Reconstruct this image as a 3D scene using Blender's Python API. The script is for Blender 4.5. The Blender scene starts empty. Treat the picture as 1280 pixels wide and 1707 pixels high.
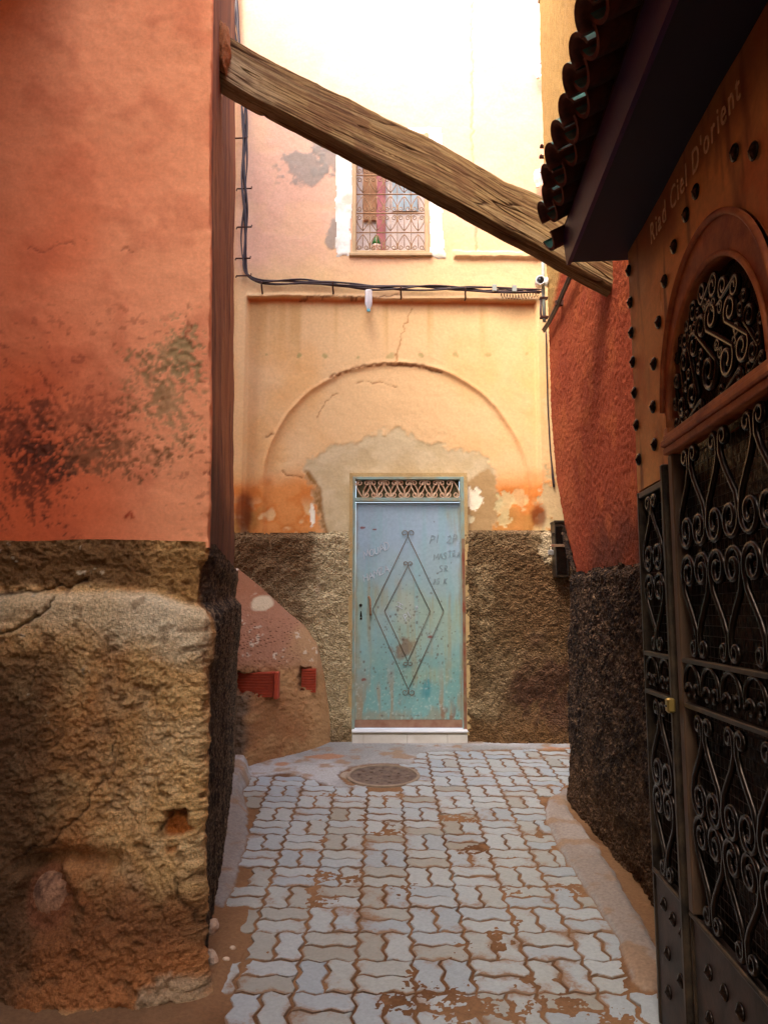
import bpy, math, random
import numpy as np
from math import radians, sin, cos, pi, atan, hypot
R = random.Random(7)
scene = bpy.context.scene
COL = scene.collection

# ------------------------------------------------------------------ camera, sky, sun, exposure
F, PITCH, CAMH, SLOPE = 1300.0, radians(7.3), 1.65, 0.085
cam = bpy.data.cameras.new('camera'); camo = bpy.data.objects.new('camera', cam); COL.objects.link(camo)
camo.location = (0, 0, CAMH); camo.rotation_euler = (pi/2 + PITCH, 0, 0)
cam.sensor_fit = 'HORIZONTAL'; cam.sensor_width = 36.0; cam.lens = F/1280*36.0
cam.clip_start = 0.05; cam.clip_end = 200
scene.camera = camo
SUN_EL, SUN_AZ = radians(52), radians(212)      # azimuth clockwise from +Y
W = bpy.data.worlds.new('World'); scene.world = W; W.use_nodes = True
nt = W.node_tree; bg = nt.nodes['Background']
sky = nt.nodes.new('ShaderNodeTexSky'); sky.sky_type = 'NISHITA'; sky.sun_disc = False
sky.sun_elevation = SUN_EL; sky.sun_rotation = SUN_AZ
sky.air_density = 1.0; sky.dust_density = 4.0; sky.ozone_density = 0.6
nt.links.new(sky.outputs[0], bg.inputs[0]); bg.inputs[1].default_value = 0.15
sl = bpy.data.lights.new('sun', 'SUN'); sl.energy = .36; sl.angle = radians(28); sl.color = (1, .93, .82)
so = bpy.data.objects.new('sun', sl); COL.objects.link(so)
so.rotation_euler = (pi/2 - SUN_EL, 0, pi - SUN_AZ)
vs = scene.view_settings
vs.view_transform = 'Standard'; vs.look = 'None'; vs.gamma = 1; vs.use_curve_mapping = False
vs.exposure = 2.78
scene.render.engine = 'CYCLES'
scene.cycles.use_denoising = True
scene.cycles.max_bounces = 8; scene.cycles.diffuse_bounces = 6
scene.cycles.sample_clamp_indirect = 6

# ------------------------------------------------------------------ measuring helpers (photograph -> real place)
def ray(px, py):
    u = (px-640)/F; v = (853.5-py)/F
    return u, cos(PITCH)-v*sin(PITCH), sin(PITCH)+v*cos(PITCH)
def P(px, py, Y):
    u, a, b = ray(px, py); t = Y/a; return (u*t, Y, CAMH+b*t)
def G(px, py):
    u, a, b = ray(px, py); t = CAMH/(SLOPE*a-b); return (u*t, a*t)
def PX(px, py, X):
    u, a, b = ray(px, py); t = X/u; return (X, a*t, CAMH+b*t)
def gz(y): return SLOPE*y
BY = 6.75                                        # plane of the back wall
def B(px, py):
    p = P(px, py, BY); return (p[0], p[2])

# ------------------------------------------------------------------ noise
def _h(ix, iy, iz, seed):
    h = (ix.astype(np.int64)*374761393 + iy.astype(np.int64)*668265263 + iz.astype(np.int64)*2147483647 + seed*974634541) & 0xffffffff
    h = ((h ^ (h >> 13))*1274126177) & 0xffffffff
    h = ((h ^ (h >> 16))*2246822519) & 0xffffffff
    return ((h ^ (h >> 15)) & 0xffffff)/float(0xffffff)
def vn(x, y, z=0.0, seed=0):
    x, y = np.broadcast_arrays(np.asarray(x, float), np.asarray(y, float)); flat = np.isscalar(z)
    ix, iy = np.floor(x), np.floor(y); fx, fy = x-ix, y-iy
    fx = fx*fx*(3-2*fx); fy = fy*fy*(3-2*fy)
    zz = np.zeros_like(x) + (float(z) if flat else 0)
    def lay(iz):
        a = _h(ix, iy, iz, seed)*(1-fx) + _h(ix+1, iy, iz, seed)*fx
        b = _h(ix, iy+1, iz, seed)*(1-fx) + _h(ix+1, iy+1, iz, seed)*fx
        return a*(1-fy) + b*fy
    if flat: return lay(zz)
    z = np.asarray(z, float); iz = np.floor(z); fz = z-iz; fz = fz*fz*(3-2*fz)
    return lay(iz)*(1-fz) + lay(iz+1)*fz
def fbm(x, y, s, o=4, seed=0, g=0.5):
    t = 0; a = 1; n = 0
    for k in range(o):
        t = t + a*vn(np.asarray(x)*s, np.asarray(y)*s, 0.0, seed+k*17); n += a; a *= g; s *= 2.03
    return t/n                                    # 0..1, mean .5
def ss(a, b, x): t = np.clip((x-a)/(b-a), 0, 1); return t*t*(3-2*t)
def spoly(x, z, poly):
    """signed distance to a polygon, positive inside"""
    d = np.full(x.shape, 1e9); ins = np.zeros(x.shape, bool); n = len(poly)
    for i in range(n):
        ax, az = poly[i]; bx, bz = poly[(i+1) % n]
        ex, ez = bx-ax, bz-az; t = np.clip(((x-ax)*ex+(z-az)*ez)/(ex*ex+ez*ez+1e-12), 0, 1)
        d = np.minimum(d, np.hypot(x-ax-t*ex, z-az-t*ez))
        c = (az > z) != (bz > z)
        if ez != 0: ins ^= c & (x < ex*(z-az)/ez+ax)
    return np.where(ins, d, -d)
def sline(x, z, pts):
    d = np.full(x.shape, 1e9)
    for (ax, az), (bx, bz) in zip(pts[:-1], pts[1:]):
        ex, ez = bx-ax, bz-az; t = np.clip(((x-ax)*ex+(z-az)*ez)/(ex*ex+ez*ez+1e-12), 0, 1)
        d = np.minimum(d, np.hypot(x-ax-t*ex, z-az-t*ez))
    return d
def blob(x, z, c, rx, rz): return 1-np.hypot((x-c[0])/rx, (z-c[1])/rz)
def lin(r, g, b):
    f = lambda c: (c/255/12.92) if c/255 <= .04045 else ((c/255+.055)/1.055)**2.4
    return np.array([f(r), f(g), f(b)])
def mixc(c, col, m): m = np.clip(m, 0, 1)[..., None]; return c*(1-m) + np.asarray(col)*m

# ------------------------------------------------------------------ materials
def newmat(name):
    m = bpy.data.materials.new(name); m.use_nodes = True
    n = m.node_tree; return m, n, n.nodes['Principled BSDF']
def noise_node(n, scale, detail=4, coord='Object', rough=.6, stretch=None):
    tc = n.nodes.new('ShaderNodeTexCoord'); t = n.nodes.new('ShaderNodeTexNoise')
    t.inputs['Scale'].default_value = scale; t.inputs['Detail'].default_value = detail; t.inputs['Roughness'].default_value = rough
    if coord == 'World':
        g = n.nodes.new('ShaderNodeNewGeometry'); src = g.outputs['Position']
    else: src = tc.outputs[coord]
    if stretch:
        mp = n.nodes.new('ShaderNodeMapping'); mp.inputs['Scale'].default_value = stretch
        n.links.new(src, mp.inputs[0]); src = mp.outputs[0]
    n.links.new(src, t.inputs['Vector']); return t
def ramp(n, src, stops):
    r = n.nodes.new('ShaderNodeValToRGB'); e = r.color_ramp.elements
    while len(e) < len(stops): e.new(.5)
    for k, (p, c) in enumerate(stops):
        e[k].position = p; e[k].color = (c, c, c, 1) if isinstance(c, (int, float)) else (*c, 1)
    n.links.new(src, r.inputs[0]); return r
def mixn(n, a, b, fac, mode='MIX'):
    m = n.nodes.new('ShaderNodeMix'); m.data_type = 'RGBA'; m.blend_type = mode
    for sock, v in ((m.inputs[6], a), (m.inputs[7], b), (m.inputs[0], fac)):
        if hasattr(v, 'is_output'): n.links.new(v, sock)
        elif isinstance(v, (int, float)): sock.default_value = v
        else: sock.default_value = (*v, 1)
    return m.outputs[2]
def add_bump(n, b, layers):
    prev = None
    for src, st, dist in layers:
        k = n.nodes.new('ShaderNodeBump'); k.inputs['Strength'].default_value = st; k.inputs['Distance'].default_value = dist
        n.links.new(src, k.inputs['Height'])
        if prev: n.links.new(prev, k.inputs['Normal'])
        prev = k.outputs[0]
    n.links.new(prev, b.inputs['Normal'])
def attr_mat(name, rough=.9, grain=(90, .25), bump=((120, .5, .004), (420, .4, .002)), speck=None, spec=.2, pebble=None):
    m, n, b = newmat(name)
    at = n.nodes.new('ShaderNodeAttribute'); at.attribute_name = 'Col'
    g = noise_node(n, grain[0], 5); r = ramp(n, g.outputs[0], [(.25, 1-grain[1]), (.75, 1+grain[1])])
    r.color_ramp.elements[1].color = (1+grain[1],)*3 + (1,)
    c = mixn(n, at.outputs['Color'], r.outputs[0], 1.0, 'MULTIPLY')
    if speck:
        s = noise_node(n, speck[0], 2); sr = ramp(n, s.outputs[0], [(speck[1], 0.0), (speck[1]+.06, 1.0)])
        c = mixn(n, c, speck[2], sr.outputs[0])
    n.links.new(c, b.inputs['Base Color']); b.inputs['Roughness'].default_value = rough
    b.inputs['Specular IOR Level'].default_value = spec
    L = [(noise_node(n, s, 4, rough=.65).outputs[0], st, d) for s, st, d in bump]
    for sc, st, d in pebble or ():
        v = n.nodes.new('ShaderNodeTexVoronoi'); v.inputs['Scale'].default_value = sc; v.inputs['Randomness'].default_value = 1
        tc = n.nodes.new('ShaderNodeTexCoord'); w = noise_node(n, sc*.35, 3); mx = n.nodes.new('ShaderNodeMix'); mx.data_type = 'VECTOR'; mx.inputs[0].default_value = .006
        n.links.new(tc.outputs['Object'], mx.inputs[4]); n.links.new(w.outputs['Color'], mx.inputs[5]); n.links.new(mx.outputs[1], v.inputs['Vector'])
        r = ramp(n, v.outputs['Distance'], [(0, 1.0), (.75, 0.0)]); L.append((r.outputs[0], st, d))
    add_bump(n, b, L)
    return m
def plain(name, col, rough=.7, metal=0.0, var=.25, scale=12, bump=None, col2=None, coord='Object', spec=.4, stretch=None):
    m, n, b = newmat(name)
    t = noise_node(n, scale, 5, coord, stretch=stretch); c2 = col2 or tuple(x*(1-var) for x in col)
    r = ramp(n, t.outputs[0], [(.35, col), (.68, c2)])
    n.links.new(r.outputs[0], b.inputs['Base Color'])
    b.inputs['Roughness'].default_value = rough; b.inputs['Metallic'].default_value = metal; b.inputs['Specular IOR Level'].default_value = spec
    if bump: add_bump(n, b, [(noise_node(n, bump[0], 4, coord, stretch=stretch).outputs[0], bump[1], bump[2])])
    return m

# ------------------------------------------------------------------ meshes and objects
def link(name, me, parent=None, loc=None):
    o = bpy.data.objects.new(name, me); COL.objects.link(o)
    if parent: o.parent = parent
    if loc: o.location = loc
    return o
def tag(o, label=None, cat=None, group=None, kind=None):
    if label: o['label'] = label
    if cat: o['category'] = cat
    if group: o['group'] = group
    if kind: o['kind'] = kind
    return o
def empty(name, loc, label, cat, group=None, rot=None):
    o = bpy.data.objects.new(name, None); COL.objects.link(o); o.location = loc; o.empty_display_size = .1
    if rot: o.rotation_euler = rot
    return tag(o, label, cat, group)
def np_mesh(name, V, Fq, mat, cols=None, smooth=True):
    V = np.asarray(V, np.float32).reshape(-1, 3); Fq = np.asarray(Fq, np.int32); k = Fq.shape[1]
    me = bpy.data.meshes.new(name); me.vertices.add(len(V)); me.vertices.foreach_set('co', V.ravel())
    me.loops.add(Fq.size); me.loops.foreach_set('vertex_index', Fq.ravel())
    me.polygons.add(len(Fq)); me.polygons.foreach_set('loop_start', np.arange(0, Fq.size, k, dtype=np.int32))
    me.polygons.foreach_set('loop_total', np.full(len(Fq), k, np.int32))
    me.polygons.foreach_set('use_smooth', np.full(len(Fq), smooth))
    if cols is not None:
        a = me.color_attributes.new('Col', 'FLOAT_COLOR', 'POINT')
        c = np.ones((len(V), 4), np.float32); c[:, :3] = np.asarray(cols).reshape(-1, 3); a.data.foreach_set('color', c.ravel())
    me.update(); me.validate()
    if mat: me.materials.append(mat)
    return me
def grid_mesh(name, Pt, cols, mat, mask=None, flip=False):
    """Pt (nv,nu,3); mask (nv-1,nu-1) of the faces that stay"""
    nv, nu = Pt.shape[:2]; idx = np.arange(nv*nu).reshape(nv, nu)
    f = np.stack([idx[:-1, :-1], idx[:-1, 1:], idx[1:, 1:], idx[1:, :-1]], -1)
    f = f[mask] if mask is not None else f.reshape(-1, 4)
    if flip: f = f[:, ::-1]
    V = Pt.reshape(-1, 3); c = cols.reshape(-1, 3) if cols is not None else None
    if mask is not None:
        used = np.unique(f); re = np.zeros(nv*nu, np.int64); re[used] = np.arange(len(used)); f = re[f]; V = V[used]
        if c is not None: c = c[used]
    return np_mesh(name, V, f, mat, c)
class MB:
    """collects shapes and links them as ONE mesh"""
    def __init__(s): s.v = []; s.f = []
    def add(s, v, f):
        o = len(s.v); s.v += [tuple(p) for p in v]; s.f += [tuple(i+o for i in q) for q in f]; return s
    def box(s, x0, x1, y0, y1, z0, z1, bev=0.0):
        if bev <= 0:
            v = [(x, y, z) for z in (z0, z1) for y in (y0, y1) for x in (x0, x1)]
            return s.add(v, [(0, 2, 3, 1), (4, 5, 7, 6), (0, 1, 5, 4), (2, 6, 7, 3), (0, 4, 6, 2), (1, 3, 7, 5)])
        b = bev; ring = lambda z, i: [(x0+i+b, y0+i, z), (x1-i-b, y0+i, z), (x1-i, y0+i+b, z), (x1-i, y1-i-b, z), (x1-i-b, y1-i, z), (x0+i+b, y1-i, z), (x0+i, y1-i-b, z), (x0+i, y0+i+b, z)]
        v = ring(z0, b) + ring(z0+b, 0) + ring(z1-b, 0) + ring(z1, b); f = [tuple(range(7, -1, -1)), tuple(range(24, 32))]
        for k in range(3):
            for i in range(8): f.append((k*8+i, k*8+(i+1) % 8, k*8+8+(i+1) % 8, k*8+8+i))
        return s.add(v, f)
    def tube(s, pts, r, n=8, caps=True):
        pts = [np.array(p, float) for p in pts]; m = len(pts); rr = r if isinstance(r, (list, tuple)) else [r]*m
        v = []; up = None
        for i, p in enumerate(pts):
            t = pts[min(i+1, m-1)]-pts[max(i-1, 0)]; t = t/(np.linalg.norm(t)+1e-12)
            if up is None:
                up = np.array([0, 0, 1.]) if abs(t[2]) < .9 else np.array([1., 0, 0])
            a = np.cross(t, up); a /= np.linalg.norm(a)+1e-12; up = np.cross(a, t)
            for k in range(n):
                q = 2*pi*k/n; v.append(p + rr[i]*(a*cos(q) + up*sin(q)))
        f = [(i*n+k, i*n+(k+1) % n, (i+1)*n+(k+1) % n, (i+1)*n+k) for i in range(m-1) for k in range(n)]
        if caps: f += [tuple(range(n-1, -1, -1)), tuple(range((m-1)*n, m*n))]
        return s.add(v, f)
    def lathe(s, prof, c=(0, 0, 0), axis=(0, 0, 1), n=16):
        ax = np.array(axis, float); ax /= np.linalg.norm(ax); a = np.cross(ax, (0, 1, 0) if abs(ax[1]) < .9 else (1, 0, 0)); a /= np.linalg.norm(a); b = np.cross(ax, a)
        v = [np.array(c)+ax*h+(a*cos(2*pi*k/n)+b*sin(2*pi*k/n))*r for r, h in prof for k in range(n)]
        m = len(prof)
        f = [(i*n+k, i*n+(k+1) % n, (i+1)*n+(k+1) % n, (i+1)*n+k) for i in range(m-1) for k in range(n)]
        f += [tuple(range(n-1, -1, -1)), tuple(range((m-1)*n, m*n))]
        return s.add(v, f)
    def prism(s, poly, y0, y1):                  # polygon in x,z swept along y
        n = len(poly); v = [(x, y0, z) for x, z in poly]+[(x, y1, z) for x, z in poly]
        return s.add(v, [tuple(range(n)), tuple(range(2*n-1, n-1, -1))]+[(i, i+n, (i+1) % n+n, (i+1) % n) for i in range(n)])
    def mesh(s, name, mat, smooth=False, ang=None):
        me = bpy.data.meshes.new(name); me.from_pydata([tuple(map(float, p)) for p in s.v], [], s.f)
        import bmesh
        bm = bmesh.new(); bm.from_mesh(me); bmesh.ops.recalc_face_normals(bm, faces=bm.faces)
        if smooth:
            for f in bm.faces: f.smooth = len(f.verts) <= 4
        bm.to_mesh(me); bm.free()
        if mat: me.materials.append(mat)
        return me
    def build(s, name, mat, parent=None, loc=None, smooth=False, **t):
        return tag(link(name, s.mesh(name, mat, smooth), parent, loc), **t)
def spiral(c, r0, r1, a0, a1, n=18):             # 2D
    return [(c[0]+(r0+(r1-r0)*i/(n-1))*cos(a0+(a1-a0)*i/(n-1)), c[1]+(r0+(r1-r0)*i/(n-1))*sin(a0+(a1-a0)*i/(n-1))) for i in range(n)]
def copy_to(o, parent, loc, scale=None, rot=None):
    c = o.copy(); COL.objects.link(c); c.parent = parent; c.location = loc
    if scale: c.scale = scale
    if rot: c.rotation_euler = rot
    return c
def text_mesh(name, body, size, mat, shear=0, depth=.0):
    cu = bpy.data.curves.new(name, 'FONT'); cu.body = body; cu.size = size; cu.shear = shear; cu.extrude = depth; cu.resolution_u = 3
    o = bpy.data.objects.new(name, cu); COL.objects.link(o)
    dg = bpy.context.evaluated_depsgraph_get(); dg.update()
    me = bpy.data.meshes.new_from_object(o.evaluated_get(dg)); me.materials.clear(); me.materials.append(mat); me.name = name
    bpy.data.objects.remove(o); bpy.data.curves.remove(cu); return me

M_plaster = attr_mat('limewashed_plaster', .92, (45, .10), ((60, .35, .006), (260, .35, .002)))
M_redplaster = attr_mat('red_plaster', .9, (70, .10), ((90, .25, .004), (330, .3, .0015)))
M_stucco = attr_mat('rough_stucco', .95, (190, .4), ((170, .9, .008),))
M_rubble = attr_mat('earth_render', .97, (95, .40), ((70, .8, .016), (200, 1.0, .008)))
M_dash = attr_mat('pebbledash', .97, (90, .5), ((40, .8, .02), (200, .7, .006)), pebble=((62, 1.0, .016),))
M_ground = attr_mat('ground_dirt', .95, (70, .22), ((90, .5, .006), (300, .4, .002)))
M_iron = plain('black_iron', (.012, .010, .009), .27, .75, .5, 30, (160, .25, .002), (.035, .022, .014))
M_ironrust = plain('rusted_iron', (.22, .10, .05), .7, .2, .5, 60, (200, .4, .001), (.40, .26, .13))
M_cable = plain('black_cable', (.022, .012, .014), .5, 0, .4, 20, None, (.05, .02, .02))
M_white = plain('white_plastic', (.80, .80, .78), .35, 0, .08, 20)
M_grey = plain('grey_conduit', (.30, .33, .30), .6, 0, .2, 20)

# ------------------------------------------------------------------ ground, concrete, paving
DIRT = lin(136, 100, 68)*.80
gx = np.concatenate([np.linspace(-14, -1.6, 14), np.arange(-1.5, 1.75, .008), np.linspace(1.8, 14, 14)])
gy = np.concatenate([np.linspace(-10, 2.4, 12), np.arange(2.5, 6.9, .008), np.linspace(7.1, 30, 12)])
X, Y = np.meshgrid(gx, gy)
n1 = fbm(X, Y, 2.2, 4, 3); n2 = fbm(X, Y, 9, 4, 9); n3 = fbm(X, Y, 45, 3, 21)
wob = (n2-.5)*.10 + (n3-.5)*.03
conc_poly = [G(*q) for q in [(380, 1290), (395, 1278), (470, 1262), (545, 1236), (800, 1238), (1000, 1236), (1000, 1249), (830, 1250), (745, 1254), (700, 1256), (690, 1266), (682, 1285), (672, 1300), (655, 1316), (560, 1314), (525, 1302), (480, 1288), (425, 1296)]]
left_poly = [G(*q) for q in [(340, 1285), (415, 1284), (418, 1300), (404, 1322), (412, 1350), (415, 1392), (402, 1440), (388, 1485), (372, 1516), (352, 1508), (330, 1470)]]
right_poly = [G(*q) for q in [(954, 1316), (940, 1317), (918, 1330), (905, 1352), (915, 1385), (944, 1440), (985, 1500), (1030, 1570), (1056, 1640), (1072, 1655), (1140, 1652), (1092, 1577), (1054, 1508), (1015, 1439), (977, 1389), (945, 1345)]]
dc, dl, dr = (spoly(X, Y, p)+wob*s for p, s in ((conc_poly, 1.0), (left_poly, .45), (right_poly, .35)))
man = (-.004, 5.76); rman = np.hypot(X-man[0], Y-man[1])
dirt_ring = ss(.0, .03, .345-rman+wob*1.0)
patch = ss(.56, .66, fbm(X, Y, 3.1, 4, 40)*.55+n2*.45) * ss(6.4, 5.4, Y)
spots = 0
for px, py, rx, ry in [(650, 1388, .10, .05), (770, 1365, .11, .06), (780, 1415, .09, .07), (680, 1488, .12, .06), (810, 1580, .15, .09), (780, 1640, .22, .07), (760, 1675, .32, .06), (540, 1462, .10, .05), (930, 1478, .13, .05), (1040, 1690, .3, .10), (870, 1680, .3, .06), (595, 1468, .06, .04), (420, 1600, .05, .12)]:
    c = G(px, py); spots = np.maximum(spots, ss(-.35, .25, blob(X, Y, c, rx, ry)+(n2-.5)*2.4+(n3-.5)*.9))
conc = np.maximum(np.maximum(ss(-.004, .012, dc), ss(-.004, .012, dl)), ss(-.004, .012, dr))*(1-dirt_ring)
n4 = fbm(X, Y, 110, 2, 33)
h = -.010 + (n2-.5)*.008 + np.maximum(patch*.006, spots*.0088)*(.15+1.0*n3+.75*n4)
near_edge = np.maximum(ss(-.05, .0, dl), ss(-.05, .0, dr)); h = h+near_edge*.006
edge_dirt = ss(-.55, -.65, X-.0*Y)*ss(4.0, 3.6, Y)
h = np.maximum(h, -.01+edge_dirt*(.014+.02*(n2-.4)))
apron = np.maximum(ss(-.01, .05, dl)*(.016+.10*ss(-.80, -1.05, X)), ss(-.01, .04, dr)*.018)
h = h*(1-conc) + conc*(.004+(n2-.5)*.006) + apron*conc
h = np.where(rman < .262, -.02, h)
gc = np.empty(X.shape+(3,)); gc[:] = DIRT
gc = mixc(gc, DIRT*np.array([.60, .52, .45]), ss(.45, .75, n1)); gc = mixc(gc, DIRT*1.25, ss(.6, .8, n2)*.6)
cc = np.empty_like(gc); cc[:] = lin(176, 172, 165)*.58
cc = mixc(cc, lin(196, 192, 186)*.72, ss(.4, .7, n1)*.8); cc = mixc(cc, lin(150, 118, 84), ss(.58, .72, n2)*.55*(n1 > .4))
pinkm = ss(-.0, .03, dr)[..., None]*.55+ss(0, .03, dl)[..., None]*.3
cc = cc*(1-pinkm)+pinkm*lin(168, 142, 122)*.62
cc = mixc(cc, lin(150, 116, 84)*.8, ss(.50, .68, n2)*.5); cc = cc*(.86+.28*n4[..., None])
for px, py, rx, ry in [(545, 1262, .13, .10), (935, 1250, .22, .06), (470, 1275, .06, .06)]:
    cc = mixc(cc, lin(160, 112, 78), ss(-.2, .3, blob(X, Y, G(px, py), rx, ry)+(n2-.5)*1.5)*.85)
gc = mixc(gc, cc, conc)
ring = ss(.03, .0, np.abs(rman-.285)-.012)
gc = mixc(gc, lin(180, 166, 146)*.8, ring*ss(.42, .56, n2)*.7); h = h+ring*.006
Pt = np.stack([X, Y, SLOPE*Y+h], -1)
ground = tag(link('ground', grid_mesh('ground', Pt, gc, M_ground)), kind='structure')

# pavers: double-wave interlocking blocks, paired along and across in turn
MOD = .2235; X0 = -.108; Y0 = G(640, 1655)[1]
A_ = .0100
def wave(t): return A_*np.interp(t % 1.0, [0, .14, .36, .64, .86, 1], [0, 1, -1, 1, -1, 0])
EP = [0, .14, .36, .5, .64, .86]
m_, n_, b_ = newmat('concrete_paver')
oi = n_.nodes.new('ShaderNodeObjectInfo')
rr_ = ramp(n_, oi.outputs['Random'], [(0, tuple(lin(172, 180, 182)*.72)), (.45, tuple(lin(190, 195, 192)*.72)), (.8, tuple(lin(184, 186, 178)*.72)), (1, tuple(lin(178, 170, 152)*.62))])
nz = noise_node(n_, 5.5, 6, 'World', .7); nf = noise_node(n_, 60, 5, 'World', .7)
at_ = n_.nodes.new('ShaderNodeAttribute'); at_.attribute_name = 'Col'
c1 = mixn(n_, rr_.outputs[0], ramp(n_, nf.outputs[0], [(.3, .72), (.7, 1.0)]).outputs[0], .8, 'MULTIPLY')
md = n_.nodes.new('ShaderNodeMath'); md.operation = 'MULTIPLY_ADD'
n_.links.new(at_.outputs['Fac'], md.inputs[0]); md.inputs[1].default_value = .34; n_.links.new(nz.outputs[0], md.inputs[2])
ma = n_.nodes.new('ShaderNodeMath'); ma.operation = 'MULTIPLY_ADD'; n_.links.new(nf.outputs[0], ma.inputs[0]); ma.inputs[1].default_value = .35; n_.links.new(md.outputs[0], ma.inputs[2])
dm = ramp(n_, ma.outputs[0], [(.84, 0.0), (1.0, .9)])
n_.links.new(mixn(n_, c1, tuple(DIRT*1.05), dm.outputs[0]), b_.inputs['Base Color']); b_.inputs['Roughness'].default_value = .8
add_bump(n_, b_, [(noise_node(n_, 110, 4, 'World').outputs[0], .35, .003), (noise_node(n_, 28, 3, 'World').outputs[0], .3, .006)])
M_paver = m_
def paver_outline(kind, half):
    """kind 0: long along x (half = lower/upper), 1: long along y (half = left/right); local coords in [-.5,.5]*MOD"""
    pts = []
    L = MOD
    lo = lambda t: -.5*L+wave(t); hi = lambda t: .5*L+wave(t); mid = lambda t: wave(t)*1.0
    if kind == 0:
        y0f, y1f = (lo, mid) if half == 0 else (mid, hi); ta, tb = (0, .5) if half == 0 else (.5, 1)
        for t in EP: pts.append(((t-.5)*L, y0f(t)*1.0))
        pts.append((.5*L, y0f(1.0)))
        ts = [t for t in (.14, .36, .64, .86) if ta < t < tb]
        for t in ts: pts.append((.5*L+wave(t), (t-.5)*L))
        pts.append((.5*L+wave(tb) if tb < 1 else .5*L, y1f(1.0)))
        for t in EP[:0:-1]: pts.append(((t-.5)*L, y1f(t)))
        pts.append((-.5*L+(wave(tb) if tb < 1 else 0), y1f(0)))
        for t in ts[::-1]: pts.append((-.5*L+wave(t), (t-.5)*L))
    else:
        pts = [(y, x) for x, y in paver_outline(0, half)][::-1]
    return pts
def paver_mesh(name, kind, half, seed, tri=True):
    rg = random.Random(seed); o = paver_outline(kind, half); n = len(o)
    cx = sum(p[0] for p in o)/n; cy = sum(p[1] for p in o)/n
    area = 0
    rings = []
    for inset, z in ((.0066, -.03), (.0062, -.004), (.0100, .0)):
        r_ = []
        for i, (x, y) in enumerate(o):
            ax, ay = o[i-1]; bx, by = o[(i+1) % n]; tx, ty = bx-ax, by-ay; l = hypot(tx, ty)+1e-9
            nx, ny = -ty/l, tx/l
            j = rg.uniform(-.0030, .0040) if inset < .007 else rg.uniform(-.002, .005)
            r_.append((x+nx*(inset+j), y+ny*(inset+j), z+(rg.uniform(-.0012, .0008) if z == 0 else 0)))
        rings.append(r_)
    V = [p for r_ in rings for p in r_]+[(cx, cy, .0006)]
    fc = [(k*n+i, k*n+(i+1) % n, k*n+n+(i+1) % n, k*n+n+i) for k in range(2) for i in range(n)]+[(2*n+i, 2*n+(i+1) % n, 3*n) for i in range(n)]
    me = bpy.data.meshes.new(name); me.from_pydata(V, [], fc)
    a = me.color_attributes.new('Col', 'FLOAT_COLOR', 'POINT')
    for i in range(len(V)):
        q = 1.0 if i < 2*n else (.5 if i < 3*n else 0.0); a.data[i].color = (q, q, q, 1)
    me.materials.append(M_paver); return me
PV = {(k, hf): [paver_mesh('paver', k, hf, k*100+hf*10+s) for s in range(3)] for k in (0, 1) for hf in (0, 1)}
pave_poly = [G(*q) for q in [(420, 1296), (472, 1290), (520, 1303), (558, 1318), (660, 1320), (690, 1300), (692, 1268), (705, 1257), (800, 1251), (985, 1248), (985, 1275), (955, 1302), (915, 1335), (905, 1355), (918, 1398), (960, 1470), (1005, 1545), (1040, 1600), (1060, 1660), (1110, 1712), (1110, 1760), (360, 1760), (372, 1690), (378, 1610), (402, 1560), (400, 1500), (410, 1440), (420, 1400), (418, 1355), (408, 1330)]]
pv_list = []
for i in range(-6, 10):
    for j in range(-6, 20):
        k = (i+j) % 2
        for hf in (0, 1):
            x = X0+(i+.5)*MOD; y = Y0+(j+.5)*MOD
            ox, oy = ((0, (hf-.5)*.5*MOD) if k == 0 else ((hf-.5)*.5*MOD, 0))
            ins = spoly(np.array([x+ox]), np.array([y+oy]), pave_poly)[0]
            if ins > -.02: pv_list.append((y+oy, x, y, k, hf))
pv_list.sort()
paving = tag(link('paving', None), kind='structure'); paving.location = (0, 0, 0)
tilt = atan(SLOPE)
vis = [p for p in pv_list if p[0] > 2.62]
for q, (_, x, y, k, hf) in enumerate(vis[:300]):
    o = link('paver', R.choice(PV[(k, hf)]), paving, (x, y, gz(y)+R.uniform(-.003, .002)))
    o.rotation_euler = (tilt+R.uniform(-.012, .012), R.uniform(-.012, .012), R.uniform(-.012, .012))
fv, ff, fcq = [], [], []
for _, x, y, k, hf in vis[300:]:
    me = R.choice(PV[(k, hf)]); o = len(fv); dz = R.uniform(-.003, .002)
    fv += [(v.co.x+x, v.co.y+y, v.co.z+gz(v.co.y+y)+dz) for v in me.vertices]; ff += [tuple(i+o for i in p.vertices) for p in me.polygons]
    fcq += [tuple(c.color) for c in me.color_attributes['Col'].data]
if ff:
    me = bpy.data.meshes.new('far_pavers'); me.from_pydata(fv, [], ff); a = me.color_attributes.new('Col', 'FLOAT_COLOR', 'POINT')
    a.data.foreach_set('color', np.array(fcq, np.float32).ravel()); me.materials.append(M_paver)
    tag(link('paver', me, paving), kind='stuff')

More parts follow.
